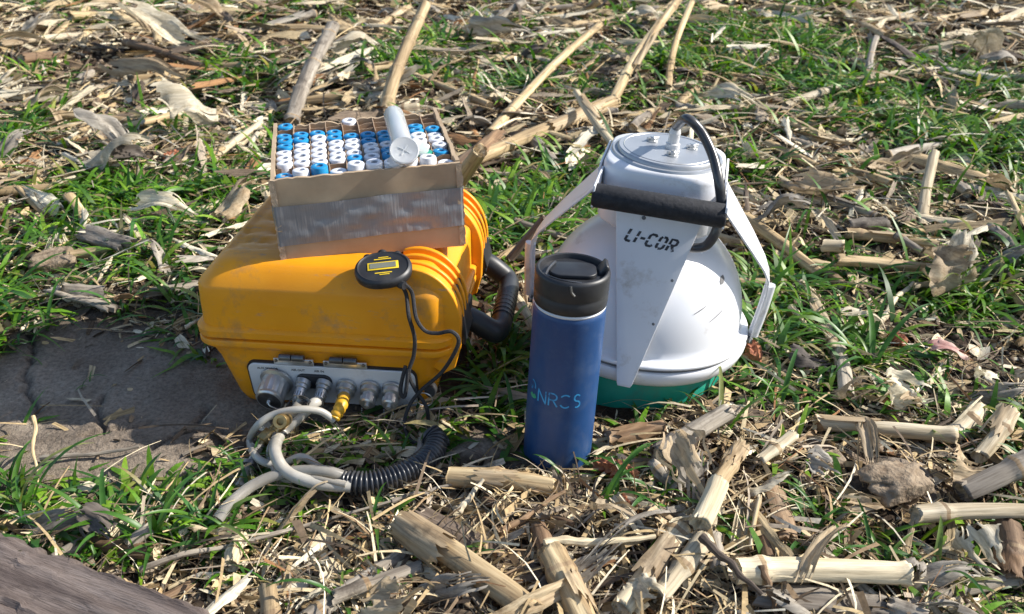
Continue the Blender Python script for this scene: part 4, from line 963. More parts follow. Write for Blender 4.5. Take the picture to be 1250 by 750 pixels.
def blade_material():
    m, N, L, b = nt('green_leaf_blade')
    oi = N.new('ShaderNodeObjectInfo'); r = ramp(N, [(0, (.04, .125, .02)), (.45, (.06, .165, .022)), (.85, (.10, .22, .03)), (1, (.26, .27, .09))]); L.new(oi.outputs['Random'], r.inputs[0])
    v = mapped(N, L, (1, 1, 1)); n = noise(N, L, 60, 4, v); g = ramp(N, [(.3, (.75, .75, .75)), (.7, (1.2, 1.2, 1.2))]); L.new(n.outputs[0], g.inputs[0])
    c = mixc(N, L, 1, r.outputs[0], g.outputs[0], 'MULTIPLY'); L.new(c, b.inputs['Base Color']); b.inputs['Roughness'].default_value = .42
    t = N.new('ShaderNodeBsdfTranslucent'); L.new(mixc(N, L, 1.0, c, (1.25, 1.25, .5), 'MULTIPLY'), t.inputs[0]); mx = N.new('ShaderNodeMixShader'); mx.inputs[0].default_value = .35
    L.new(b.outputs[0], mx.inputs[1]); L.new(t.outputs[0], mx.inputs[2]); L.new(mx.outputs[0], N['Material Output'].inputs['Surface']); return m
M['blade'] = blade_material()
BL = [blade_mesh(L, w, 300 + i) for i, (L, w) in enumerate([(.10, .0034), (.13, .0040), (.08, .0036), (.11, .0030), (.06, .0028), (.14, .0036), (.09, .0044)])]
def tuft(px, py, n, s, label, az=None, spread=pi):
    p = Gh(px, py); t = thing('grass_plant', (p.x, p.y, p.z - .003), label, 'grass plant', (0, 0, rnd.uniform(0, 6) if az is None else az), 'wide-bladed grass plants near the camera')
    for k in range(n):
        a = rnd.uniform(-spread, spread) if az is not None else 2 * pi * k / n + rnd.uniform(-.4, .4)
        o = link('leaf', BL[rnd.randrange(7)], t, (rnd.uniform(-.008, .008), rnd.uniform(-.008, .008), 0), (0, rnd.uniform(-.1, .45), a)); q = s * rnd.uniform(.65, 1.1); o.scale = (q, q, q)
for (px, py, n, s, lab, az, sp) in [
    (195, 665, 12, .95, 'grass plant with long arching blades beside the weathered slab, below the mud', None, pi), (140, 650, 8, .8, 'grass plant on the back edge of the weathered slab', None, pi),
    (250, 650, 10, .9, 'grass plant just left of the open hose end', None, pi), (30, 625, 12, .9, 'dense grass plant at the left edge above the slab', None, pi), (20, 590, 9, .8, 'grass plant at the left edge beside the sunlit mud', None, pi),
    (285, 665, 5, 0.7, 'grass plant right below the open hose end', None, pi), (300, 570, 5, 0.5, 'grass plant under the brass fitting', None, pi),
    (360, 560, 6, 0.5, 'grass plant inside the hose loop', None, pi), (430, 545, 6, 0.5, 'grass plant in shade below the connectors', None, pi), (490, 560, 4, 0.5, 'grass plant behind the corrugated hose', None, pi),
    (370, 640, 4, 0.5, 'grass plant below the hose loop by the long twig', None, pi), (120, 690, 5, .55, 'small grass sprig standing against the slab', None, pi), (590, 480, 9, .8, 'grass plant right of the case foot', None, pi),
    (620, 520, 7, .6, 'shaded grass plant left of the bottle foot', None, pi), (740, 620, 6, .7, 'grass plant below the bottle beside the cob piece', 0.2, 1.2), (800, 615, 7, .8, 'grass plant arching over the litter below the teal collar', None, pi), (683, 588, 2, .5, 'single short green blade in front of the bottle', None, pi),
    (830, 498, 7, .6, 'grass plant against the teal collar', None, pi), (880, 530, 6, .8, 'grass plant right of the stalk heap by the collar', None, pi), (950, 500, 6, .7, 'grass plant above the bright banded straw', None, pi), (1010, 640, 5, .8, 'thin grass plant in front of the bare hollow', None, pi), (985, 655, 4, .7, 'sparse grass plant left of the bare hollow', None, pi),
    (1060, 450, 12, .9, 'dense grass plant right of the knotted stalk', None, pi), (990, 380, 7, .7, 'bright grass plant beside the knotted stalk', None, pi), (1075, 690, 8, .6, 'grass plant behind the dark rotten stalk end', None, pi), (1150, 710, 6, .7, 'grass plant at the lower right between the stalks', None, pi),
    (545, 690, 3, .9, 'grass blade bent over the big split stalk', .3, .5), (450, 660, 4, .6, 'grass blades left of the big split stalk', None, pi), (425, 750, 4, .7, 'grass blades at the bottom edge left of the split stalk', None, pi), (1170, 360, 7, .8, 'grass plant right above the pinkish scrap', None, pi), (880, 205, 6, .9, 'wide bladed grass plant right beside the chamber top', -.3, 1.0),
    (150, 385, 7, .8, 'grass plant at the back edge of the mud', None, pi), (60, 400, 7, .7, 'grass plant at the far left edge of the mud', None, pi), (215, 365, 9, .9, 'grass plant against the left side of the yellow case', None, pi), (100, 470, 3, .35, 'tiny sprout growing in the shaded mud', None, pi), (45, 445, 2, .35, 'tiny sprout beside a crack in the mud', None, pi)]:
    tuft(px, py, n, s, lab, az, sp)

# ------------------------------------------------------------------ yellow analyser case
CASE_YAW = radians(-6)
case = thing('equipment_case', (CASE_C.x + .004, CASE_C.y - .016, -.005), 'rugged yellow resin case lying flat with a metal connector panel on its front', 'equipment case', (0, 0, CASE_YAW))
case.scale = (.965, .98, 1.07)
CM = Matrix.Translation(case.location) @ Matrix.Rotation(CASE_YAW, 4, 'Z') @ Matrix.Diagonal((.965, .98, 1.07, 1)); CI = CM.inverted()
def ring3(hx, hy, r, z, dy=0): return [(x, y + dy, z) for x, y in rr(hx, hy, r, 8, 18)]
mb = MB(); loft(mb, [ring3(.106, .112, .022, 0), ring3(.112, .118, .024, .004), ring3(.116, .122, .026, .012), ring3(.127, .1295, .022, .060), ring3(.133, .132, .022, .072), ring3(.141, .1355, .022, .077), ring3(.1440, .137, .023, .0785), ring3(.1440, .137, .023, .0850)])
mb.put('base', M['case'], case, bevel=.0012, seg=2, ang=40)
def lid():
    L = [(.0868, .1415, .135, .022), (.0885, .1440, .137, .023), (.0955, .1445, .1375, .023), (.0975, .1420, .135, .022), (.0985, .1385, .1325, .022), (.122, .1385, .1320, .022), (.139, .1380, .131, .022), (.1425, .1360, .1295, .022), (.155, .1240, .119, .020), (.1595, .1185, .114, .020), (.1615, .114, .110, .020)]
    rings = [ring3(a, b, r, z) for z, a, b, r in L]
    for k in range(1, 22):
        s = 1 - k / 22; rings.append(ring3(.113 * s, .109 * s, .020 * s, .1625))
    ss = lambda a, b, t: (lambda u: u * u * (3 - 2 * u))(max(0, min(1, (t - a) / (b - a))))
    out = []
    for rg in rings:
        o = []
        for (x, y, z) in rg:
            if z > .150:
                w = ss(.150, .158, z)
                # recessed middle of the top, with a raised rounded ridge along the front edge, and two grooves at the left
                rec = .0065 * ss(-.080, -.072, y) * (1 - ss(.104, .112, y)) * ss(-.122, -.114, x)
                gr = sum(.0030 * math.exp(-((y - c) / .0035) ** 2) * ss(-.125, -.118, x) * (1 - ss(-.075, -.070, x)) for c in (-.045, -.020, .015, .055))
                z = z - w * (rec + gr) + w * .0004 * math.exp(-((y + .092) / .016) ** 2) * ss(-.12, -.10, x) * (1 - ss(.075, .095, x))
            # dished grip in the front face
            o.append((x, y, z))
        out.append(o)
    m = MB(); loft(m, out); return m.put('lid', M['case'], case, ang=42)
lid()
def arcpts(cx, cz, rx, rz, a0, a1, n=12): return [(cx + rx * cos(radians(a0 + (a1 - a0) * k / n)), cz + rz * sin(radians(a0 + (a1 - a0) * k / n))) for k in range(n + 1)]
for grp, ys in ((0, (-.117, -.100, -.085, -.070)), (1, (.055, .071, .087, .104))):
    for i, y in enumerate(ys):
        hgt = (.004, .002, .003, .004)[i] + grp * .003; thick = .013 if (i == 0) else .006
        poly = [(.080, .152)] + arcpts(.100, .112, .052, .052 + hgt, 110, 0, 16) + [(.150, .080), (.144, .060), (.130, .052), (.120, .060), (.118, .145)]
        m = MB(); prism(m, poly, thick, 'xz', y); m.put('latch_rib', M['case'], case, bevel=.0018, seg=3, ang=40)
    yc = sum(ys) / 4 + .004
    m = MB(); m.box((.1475, yc, .112), (.006, .046, .052), (0, -.25, 0)); m.box((.151, yc, .085), (.006, .036, .012)); lt = m.put('latch', M['black'], case, bevel=.0015)
    m = MB(); R_ = Matrix.Translation((.128, ys[0] - .0067, .112)) @ Matrix.Rotation(pi / 2, 4, 'X'); m.lathe([(.0001, .0012), (.0018, .0012), (.0026, .0006), (.0028, -.001)], 16, R_, False); m.put('rivet', M['steel_dark'], case)
# handle on the right side
m = MB(); m.tube([(.124, .104, .080), (.150, .104, .074), (.168, .104, .062), (.176, .102, .056), (.180, .094, .053), (.181, .080, .052), (.181, .040, .051), (.181, .000, .050), (.180, -.014, .049), (.176, -.022, .050), (.168, -.024, .054), (.150, -.024, .064), (.124, -.024, .072)], lambda t: .0128, 18)
hd = m.put('handle', M['black'], case)
for k in range(8):
    y = .006 + k * .0095; m = MB(); m.lathe([(.0126, -.0022), (.0134, -.0014), (.0134, .0014), (.0126, .0022)], 18, Matrix.Translation((.1810, y, .0508)) @ Matrix.Rotation(pi / 2, 4, 'X')); m.put('grip_ridge', M['black'], hd)
for y in (.104, -.024):
    m = MB(); m.box((.137, y, .076), (.022, .026, .030)); m.put('handle_bracket', M['black'], case, bevel=.003)
# wire ring and black knob at the front right corner
m = MB(); m.lathe([(.0001, .011), (.0055, .011), (.0066, .009), (.0066, .001), (.005, -.004)], 20, Matrix.Translation((.118, -.128, .038)) @ Matrix.Rotation(radians(80), 4, 'X')); kb = m.put('knob', M['black'], case)
m = MB(); m.tube([(.112 + .009 * cos(a), -.141 - .002 * sin(a), .032 + .009 * sin(a)) for a in [2 * pi * k / 16 for k in range(17)]], .0006, 6, steps=2); m.put('wire_ring', M['steel'], kb)
# panel
n_ = Vector((0, -.0475, -.0095)).normalized(); up_ = Vector((0, -.0095, .0475)).normalized(); xx = Vector((1, 0, 0))
PM = basis(xx, up_, n_, Vector((.006, -.1268, .0345)))   # columns: right, up along panel, outwards
mb = MB(); loft(mb, [[PM @ Vector((x, y, z)) for x, y in rr(.0945 + e, .0248 + e, .009, 8, 6)] for z, e in ((-.002, 0), (.0018, 0), (.0024, -.0006))])
pn = mb.put('panel', M['panel'], case, ang=30)
mb = MB(); loft(mb, [[PM @ Vector((x, y, z)) for x, y in rr(.0965, .0268, .011, 8, 6)] for z in (-.003, .0006)]); mb.put('panel_gasket', M['black'], case)
def panel_text(txt, u, v, size, ital=0):
    me = text_mesh(txt, size, M['ink_solid'], .0001, ital); o = link('lettering', me, pn); o.matrix_local = PM @ Matrix.Translation((u, v, .0026)); return o
U = lambda px: (px - 408) / 103 * .0945
panel_text('AUX SENSOR', U(330), .0195, .0040); panel_text('AIR OUT', U(368), .0195, .0040); panel_text('AIR IN', U(394), .0195, .0040)
def knurl(mb, r, z0, z1, mat, n=36, d=.05):
    v = []; 
    for z in (z0, z1):
        for k in range(n): q = r * (1 + (d if k % 2 else 0)); v.append(mat @ Vector((q * cos(2 * pi * k / n), q * sin(2 * pi * k / n), z)))
    mb.add(v, [(k, (k + 1) % n, n + (k + 1) % n, n + k) for k in range(n)] + [tuple(reversed(range(n))), tuple(range(n, 2 * n))])
def at(u, v, tx=0, ty=0): return PM @ Matrix.Translation((u, v, .002)) @ Euler((tx, ty, 0)).to_matrix().to_4x4()
# large capped connector
A = at(U(338), .003, .16, -.06); m = MB(); m.lathe([(.0188, 0), (.0188, .002), (.0165, .0035), (.0155, .004), (.0155, .009)], 40, A); big = m.put('round_connector', M['steel'], case)
m = MB(); knurl(m, .0150, .008, .023, A); m.lathe([(.0150, .022), (.0158, .0235), (.0158, .026), (.0145, .0275), (.0001, .0275)], 40, A); dc = m.put('dust_cap', M['steel'], big)
m = MB(); m.lathe([(.0001, .0278), (.0128, .0278), (.0135, .0274)], 36, A); m.put('cap_face', M['steel_dark'], dc, ang=20)
m = MB(); m.tube([A @ Vector(q) for q in [(0, .002, .030), (.004, .001, .034), (.013, -.004, .033), (.017, -.009, .024), (.018, -.012, .012)]], .0007, 6); m.lathe([(.0001, .031), (.002, .031), (.0026, .0275)], 12, A); m.put('cap_cable', M['steel'], dc)
# black oval plate and two quick connectors
mb = MB(); loft(mb, [[PM @ Vector((U(386) + x, .006 + y, z)) for x, y in rr(.0205, .0092, .0088, 8, 4)] for z in (.001, .0052)]); mb.put('connector_plate', M['black'], case, bevel=.0008)
for px in (371, 397):
    A = at(U(px + 2), .006, .30, -.10); m = MB(); m.lathe([(.0088, .002), (.0088, .007), (.0074, .008), (.0074, .011), (.0060, .012), (.0060, .016), (.0066, .0165), (.0066, .022), (.0052, .023), (.0052, .028), (.0001, .028)], 28, A); q = m.put('quick_connector', M['steel'], case, ang=25)
    m = MB(); knurl(m, .0063, .0165, .0215, A, 28, .08); m.put('knurled_ring', M['steel_dark'], q)
# three small round connectors
for i, px in enumerate((425, 455, 482)):
    A = at(U(px), .001, .22, -.02); m = MB(); m.lathe([(.0118, 0), (.0118, .0022), (.0102, .0032), (.0102, .0052), (.0108, .0058), (.0108, .0085), (.0090, .0098), (.0078, .010), (.0078, .015)], 32, A); q = m.put('round_connector', M['steel'], case, ang=25)
    if i:
        m = MB(); knurl(m, .0088, .014, .020, A, 28, .06); m.lathe([(.0088, .020), (.0075, .0215), (.0001, .0215)], 28, A); m.lathe([(.0028, .0215), (.0034, .025), (.0001, .026)], 14, A); d2 = m.put('dust_cap', M['steel'], q)
        a = A @ Vector((-.006, -.003, .022)); s = .012
        pts = ([a, a + Vector((-.001, -.001, -.012)), a + Vector((0, 0, -.030))] if i == 1 else [a, a + Vector((0, -.001, -.012)), a + Vector((.003, -.001, -.020)), a + Vector((.008, 0, -.020)), a + Vector((.010, .001, -.006))])
        pp = catmull(pts, 14); mm = MB()
        dist = 0; last = pp[0]
        for q2 in pp[1:]:
            dist += (q2 - last).length; last = q2
            if dist > .0021: dist = 0; mm.lathe([(.0001, -.0009), (.0008, -.0004), (.0008, .0004), (.0001, .0009)], 8, Matrix.Translation(q2))
        mm.put('bead_chain', M['steel'], d2)
# two little hinges above the panel
for (a, b) in ((341, 390), (402, 455)):
    u0, u1 = U(a) + .006, U(b) + .006; y = -.1365; m = MB(); m.box(((u0 + u1) / 2, y, .0650), (u1 - u0, .003, .0075), (.15, 0, 0)); hg = m.put('metal_hinge', M['steel'], case, bevel=.0008)
    w = u1 - u0
    for f0 in (.18, .50): 
        m = MB(); m.tube([(u0 + w * f0, y - .003, .0712), (u0 + w * (f0 + .29), y - .003, .0712)], .0036, 12); m.put('hinge_barrel', M['steel_dark'], hg)
    for f0 in (.07, .93): m = MB(); m.lathe([(.0001, .0012), (.0016, .001), (.002, -.001)], 10, Matrix.Translation((u0 + w * f0, y - .0022, .0665)) @ Matrix.Rotation(pi / 2, 4, 'X')); m.put('screw', M['steel_dark'], hg)

# ------------------------------------------------------------------ hoses in front of the case
hb = thing('hose_bundle', G(400, 560), 'milky hoses looping from the case connectors into a black corrugated sleeve', 'hoses')
def world_put(m, name, mat, parent, **k):
    o = m.put(name, mat, parent, **k); o.matrix_parent_inverse = Matrix.Translation(parent.location).inverted(); return o
c395 = CM @ (at(U(399), .006, .30, -.10) @ Vector((0, 0, .026))); c369 = CM @ (at(U(373), .006, .30, -.10) @ Vector((0, 0, .026))); c421 = CM @ (at(U(425), .001, .22, -.02) @ Vector((0, 0, .013)))
HB = lambda pts, r, name, mat, n=14: world_put(MB().tube(pts, r if callable(r) else r * .9, n, steps=10), name, M[mat], hb)
HB([c395, P(384, 492, .815), P(362, 512, .800), P(342, 532, .785), G(336, 552, .040), G(350, 576, .032), G(385, 590, .026), G(428, 594, .020)], .0066, 'hose', 'hose')
HB([c369, P(362, 498, .805), P(350, 513, .797)], .0055, 'hose', 'hose_clear')
HB([P(408, 513, .792), P(390, 502, .790), P(365, 500, .785), P(335, 506, .785), P(314, 520, .78), P(305, 540, .785), G(315, 560, .024), G(340, 568, .022), G(368, 558, .030), G(392, 572, .026), G(420, 586, .022)], .0042, 'thin_hose', 'hose')
HB([G(425, 583, .022), G(395, 575, .032), G(350, 577, .030), G(310, 592, .026), G(280, 616, .022), G(266, 634, .016)], .0060, 'hose', 'hose_clear')
HB([P(318, 545, .765), G(308, 562, .018), G(300, 578, .012), G(292, 596, .010)], lambda t: .0052 if .45 < t < .62 or t > .9 else .0042, 'braided_hose', 'hose_clear')
HB([P(510, 500, .83), P(514, 520, .82), G(514, 546, .014), G(505, 562, .014)], .0048, 'hose', 'hose')
HB([c421, P(417, 494, .805), P(408, 512, .792)], lambda t: .0068 - .0016 * t + (.0009 if int(t * 14) % 2 and t > .3 else 0), 'yellow_plug', 'yellow_rubber')
def fitting(a, b, parts, nm='brass_fitting'):
    d = (b - a); m = MB(); q = d.to_track_quat('Z', 'Y').to_matrix().to_4x4(); q.translation = a; L = d.length
    for (r, z0, z1, n) in parts: m.lathe([(.0001, z0 * L), (r, z0 * L), (r, z1 * L), (.0001, z1 * L)], n, q)
    return world_put(m, nm, M['brass'], hb, bevel=.0005, ang=40)
fitting(P(352, 508, .80), P(316, 545, .765), [(.0048, 0, 1, 16), (.0078, .10, .30, 6), (.0060, .35, .52, 16), (.0088, .58, .88, 6)])
e0, e1 = P(348, 512, .792), P(342, 515, .770); d = e1 - e0; q = d.to_track_quat('Z', 'Y').to_matrix().to_4x4(); q.translation = e0; L = d.length
m = MB(); m.lathe([(.0075, 0), (.0075, L), (.0068, L + .001), (.0038, L + .001), (.0036, L - .006), (.0001, L - .006)], 20, q); world_put(m, 'elbow_nozzle', M['brass'], hb)
for (a_, b_) in ((P(344, 528, .789), P(342, 533, .786)), (G(306, 566, .017), G(304, 570, .016)), (P(371, 487, .8085), P(369, 491, .8075))):
    dq = b_ - a_; q = dq.to_track_quat('Z', 'Y').to_matrix().to_4x4(); q.translation = a_; m = MB(); m.lathe([(.0060, 0), (.0078, 0), (.0078, dq.length), (.0060, dq.length)], 18, q); m.box(q @ Vector((.0085, 0, dq.length / 2)), (.004, .004, .004)); world_put(m, 'hose_clamp', M['steel_dark'], hb)
HB([P(336, 530, .775), G(328, 556, .024), G(345, 585, .020), G(382, 584, .030), G(422, 592, .026)], .0030, 'thin_hose', 'hose_clear')
# corrugated sleeve: real rings
pts = catmull([G(420, 589, .018), G(450, 590, .018), G(485, 581, .018), G(512, 567, .018), G(528, 552, .018), G(532, 538, .020), G(524, 530, .022)], 40)
mbs = MB(); v = []; f = []; n = 20; upv = None; acc = 0; last = pts[0]
for i, p in enumerate(pts):
    dd = (pts[min(i + 1, len(pts) - 1)] - pts[max(i - 1, 0)]).normalized(); acc += (p - last).length; last = p
    if upv is None: upv = dd.orthogonal().normalized()
    upv = (upv - dd * upv.dot(dd)).normalized(); w = dd.cross(upv); r = .0108 + .0013 * (1 if sin(acc * 2 * pi / .0042) > 0 else -1) * min(1, abs(sin(acc * 2 * pi / .0042)) * 2.2)
    for k in range(n): a = 2 * pi * k / n; v.append(p + (upv * cos(a) + w * sin(a)) * r)
for i in range(len(pts) - 1):
    for k in range(n): k2 = (k + 1) % n; f.append((i * n + k, i * n + k2, (i + 1) * n + k2, (i + 1) * n + k))
mbs.add(v, f); world_put(mbs, 'corrugated_sleeve', M['rubber'], hb, ang=80)
for k, tt in enumerate((.03,)):
    pass

# ------------------------------------------------------------------ cardboard box with vials
B0, B1 = G(345, 321, .1650), G(567, 302, .1650)
bw = (B1 - B0).length; byaw = atan2(B1.y - B0.y, B1.x - B0.x); bd_, bh = .190, .094
box = thing('cardboard_box', (B0 + B1) / 2, 'torn brown cardboard box banded with silver tape, full of capped vials, on the yellow case', 'cardboard box', (0, radians(-1.3), byaw))
BM = Matrix.Translation(box.location) @ Euler((0, radians(-1.3), byaw)).to_matrix().to_4x4()
T = .004
def wall(name, u0, u1, fn, mat, seed, h=bh, tear=.0025, parent=box, thick=T, z0=0, seg=44, wav=.0007):
    """upright cardboard sheet from u0 to u1; fn(u, depth) gives x, y"""
    R = random.Random(seed); v = []; f = []; nz = 14; ph = R.uniform(0, 6)
    for side in (0, 1):
        for i in range(seg + 1):
            u = u0 + (u1 - u0) * i / seg; hh = h - tear * (max(0, float(vnoise([u * 120 + seed], [.5], seed)[0])) + .5 * max(0, float(vnoise([u * 420], [.5], seed + 3)[0])))
            for j in range(nz + 1):
                z = z0 + (hh - z0) * j / nz; off = wav * (sin(z * 70 + u * 30 + ph) * .5 + float(vnoise([u * 40], [z * 40], seed + 7)[0]))
                x, y = fn(u, off + (thick if side else 0)); v.append((x, y, z))
    st = (seg + 1) * (nz + 1)
    for i in range(seg):
        for j in range(nz):
            a = i * (nz + 1) + j; b = a + nz + 1; f.append((a, b, b + 1, a + 1)); f.append((st + a, st + a + 1, st + b + 1, st + b))
        for j in (0, nz): a = i * (nz + 1) + j; b = a + nz + 1; f.append((a, st + a, st + b, b))
    for i in (0, seg):
        for j in range(nz): a = i * (nz + 1) + j; f.append((a, a + 1, st + a + 1, st + a))
    m = MB(); m.add(v, f); return m.put(name, mat, parent, ang=50)
hw = bw / 2
wf = wall('front_wall', -hw, hw, lambda u, d: (u, d), M['card'], 1)
wb = wall('back_wall', -hw, hw, lambda u, d: (u, bd_ - d), M['card'], 2, h=bh - .004, tear=.006)
wl = wall('left_wall', T * 1.02, bd_ - T * 1.02, lambda u, d: (-hw + d, u), M['card'], 3, h=bh - .001)
wr = wall('right_wall', T * 1.02, bd_ - T * 1.02, lambda u, d: (hw - d, u), M['card'], 4, h=bh + .002, tear=.005)
m = MB(); m.box((0, bd_ / 2, .0025), (bw - 2.2 * T, bd_ - 2.2 * T, .003)); m.put('box_bottom', M['card_in'], box)
for sx in (-1, 1):    # torn, folded corner edges
    R = random.Random(9 + sx); v = []; f = []; nn = 30
    for i in range(nn + 1):
        z = .002 + (bh - .003) * i / nn; j = R.uniform(-.0006, .0008)
        v += [(sx * (hw + .0006 + j), .0045 + j, z), (sx * (hw + .0014 + j), -.0010 - abs(j), z), (sx * (hw - .0048), -.0014 + j * .5, z)]
    for i in range(nn): f += [(i * 3, i * 3 + 1, i * 3 + 4, i * 3 + 3), (i * 3 + 1, i * 3 + 2, i * 3 + 5, i * 3 + 4)]
    m = MB(); m.add(v, f); m.put('torn_corner', M['card_edge'], box, ang=80)
# tape round the box, wrinkled
def tape_sheet():
    R = random.Random(5); v = []; f = []; nu, nz = 150, 22; us = np.linspace(-hw - .075, hw + .075, nu + 1)
    for u in us:
        for j in range(nz + 1):
            t = j / nz; sl = .5 + u / bw; z = (.0210 + .004 * sl + .0003 * sin(u * 60)) + t * (.0440 - .001 * sl + .0004 * sin(u * 44 + 1))
            off = .0019 + .0008 * float(vnoise([u * 60], [t * 5], 61)[0]) + .0007 * max(0, float(vnoise([u * 190 + t * 1.2], [t * 3.5], 62)[0])) * (1 - t)
            if u < -hw: p = (-hw - off, (-hw - u), z)
            elif u > hw: p = (hw + off, (u - hw), z)
            else: p = (u, -off, z)
            v.append(p)
    for i in range(nu):
        for j in range(nz): a = i * (nz + 1) + j; b = a + nz + 1; f.append((a, b, b + 1, a + 1))
    m = MB(); m.add(v, f); o = m.put('duct_tape', M['tape'], box, ang=80); return o
tape_sheet()
# divider lattice
NC = 10; cw = (bw - 2 * T) / NC; ch = (bd_ - 2 * T) / NC
for k in range(1, NC):
    x = -hw + T + k * cw; wall('divider', T + .001, bd_ - T - .001, lambda u, d, x=x: (x + d * 1.0, u), M['card_in'], 20 + k, h=bh - .003, tear=.004, thick=.0009, z0=.004, seg=40, wav=.0006)
for k in range(1, NC):
    y = T + k * ch; wall('divider', -hw + T + .001, hw - T - .001, lambda u, d, y=y: (u, y + d), M['card_in'], 40 + k, h=bh - .0045, tear=.003, thick=.0009, z0=.004, seg=40, wav=.0006)
# vials: column by column, front row first
LAY = ['B-WWWBBB-B', 'W-WWWWBB--', 'BxWWWWWB--'.replace('x', '-'), 'W-WWWWBB--', 'W-BWWWB--W', 'W-WWWBB---', 'W-BBWBB---', 'WWWWWBB---', 'W-G-WWBB--'.replace('-WW', 'WWW'), 'W-BWWWB---']
LOW = {(0, 0), (3, 0), (9, 0)}
ORD = ['first', 'second', 'third', 'fourth', 'fifth', 'sixth', 'seventh', 'eighth', 'ninth', 'tenth']
def cap_mesh(mat):
    m = MB(); n = 28; R0 = .0087
    prof = [(R0 - .0008, -.0125), (R0, -.012), (R0, -.0018), (R0 - .0006, -.0006), (R0 - .0016, 0), (.0043, 0), (.0038, -.0006), (.0038, -.0022)]
    m.lathe(prof, n); v = m.v
    for k in range(n):
        if k % 2:
            for r in (1, 2): v[r * n + k].x *= .965; v[r * n + k].y *= .965
    return m.mesh(mat, ang=32)
capM = {c: cap_mesh(M[k]) for c, k in (('B', 'cap_blue'), ('W', 'cap_white'), ('G', 'cap_green'))}
sepM = MB().lathe([(.0001, -.0020), (.0036, -.0018), (.0038, -.0022)], 16).mesh(M['septum']); sepT = MB().lathe([(.0001, -.0015), (.0040, -.0014), (.0042, -.0022)], 16).mesh(M['septum_tan'])
vialM = MB().lathe([(.0001, -.074), (.0045, -.073), (.0068, -.069), (.0070, -.020), (.0064, -.0125)], 16).mesh(M['glass'])
CN = {'B': 'blue', 'W': 'white', 'G': 'green'}
for c in range(10):
    for r in range(10):
        k = LAY[c][r]
        if k == '-': continue
        R = random.Random(c * 31 + r); low = (c, r) in LOW; zt = bh + (-.002 if low else (.0045 if r == 0 else -.0015)) + R.uniform(-.0012, .0012)
        p = BM @ Vector((-hw + T + (c + .5) * cw + R.uniform(-.0008, .0008), T + (r + .5) * ch + R.uniform(-.0008, .0008), zt))
        side = '%s from the left' % ORD[c] if c < 5 else ('rightmost' if c == 9 else '%s from the right' % ORD[9 - c])
        if c == 0: side = 'leftmost'
        row = 'front row' if r == 0 else ('back row' if r == 9 else '%s row from the front' % ORD[r])
        t = thing('capped_vial', p, '%s-capped vial in the box, %s, column %s' % (CN[k], row, side), 'vial', (R.uniform(-.07, .07), R.uniform(-.07, .07), byaw + R.uniform(-3, 3)), 'capped sample vials standing in the cardboard box')
        link('glass_tube', vialM, t); cp = link('cap', capM[k], t); link('septum', sepT if (c, r) == (0, 0) else sepM, cp)
# milky tube lying across the vials
zt = box.location.z + bh
Aw, Bw = G(494, 186, zt + .014), G(480, 139, zt + .016)
d = (Aw - Bw); q = d.to_track_quat('Z', 'Y').to_matrix().to_4x4(); q.translation = Bw; L = d.length
tb = thing('sample_tube', Bw, 'milky clear plastic tube with a crossed cap lying on top of the capped vials', 'plastic tube'); TI = Matrix.Translation(-Bw)
m = MB(); m.lathe([(.0001, -.001), (.0075, 0), (.0105, .003), (.0112, .006), (.0112, L * .9)], 32, TI @ q); m.lathe([(.0095, L * .9), (.0095, .006), (.0001, .004)], 24, TI @ q); m.put('tube_body', M['clear'], tb)
cn = (d.normalized() * .45 + Vector((.05, -.35, .8))).normalized(); qc = cn.to_track_quat('Z', 'Y').to_matrix().to_4x4(); qc.translation = Aw + Vector((0, -.004, .003))
m = MB(); m.lathe([(.0125, -.016), (.0135, -.004), (.0150, -.002), (.0152, .001), (.0140, .002), (.0125, .0014), (.0001, .0014)], 36, TI @ qc); cpx = m.put('tube_cap', M['clear'], tb)
m = MB(); 
for a in (pi / 4, -pi / 4): m.box((0, 0, 0), (.013, .0012, .0012)); m.v[-8:] = [TI @ qc @ (Matrix.Rotation(a + .2, 4, 'Z') @ (p + Vector((0, 0, .0018)))) for p in m.v[-8:]]
m.put('cross_mark', M['clear'], cpx)
q2 = Vector((.35, -.2, .8)).normalized().to_track_quat('Z', 'Y').to_matrix().to_4x4(); q2.translation = G(511, 178, zt + .010)
m = MB(); m.lathe([(.0105, -.004), (.0118, -.001), (.0105, .001), (.0001, .001)], 28, TI @ q2); m.put('cap_tab', M['clear'], tb)
q3 = Vector((-.2, -.3, .8)).normalized().to_track_quat('Z', 'Y').to_matrix().to_4x4(); q3.translation = G(484, 196, zt + .006)
m = MB(); m.lathe([(.0095, -.003), (.0105, 0), (.0095, .001), (.0001, .001)], 28, TI @ q3); m.put('cap_tab', M['clear'], tb)

# ------------------------------------------------------------------ stopwatch with cord
sw0 = G(468, 329, .1765)
sw = thing('stopwatch', sw0, 'round black stopwatch with yellow framed display and black neck cord on the case lid', 'stopwatch', (radians(13), radians(-3), radians(8)))
m = MB(); loft(m, [[(x, y * .96, z) for x, y in rr(.029 * s, .026 * s, .0255 * s, 12, 2)] for s, z in ((.80, -.008), (.97, -.005), (1, 0), (.97, .003), (.88, .0045), (.84, .0036), (.80, .0034))]); bdy = m.put('watch_body', M['black'], sw, ang=50)
m = MB(); m.box((0, .001, .0040), (.031, .0118, .0006)); m.put('display_frame', M['yellow_print'], sw, bevel=.0003)
m = MB(); m.box((0, .001, .0046), (.026, .0078, .0006)); m.put('display', M['lcd'], sw)
m = MB()
for yy in (.0118, -.0095): m.box((0, yy, .0037), (.017, .0012, .0004)); m.box((.001, yy + (.0026 if yy > 0 else -.0026), .0037), (.010, .0010, .0004))
m.put('yellow_marks', M['yellow_print'], sw)
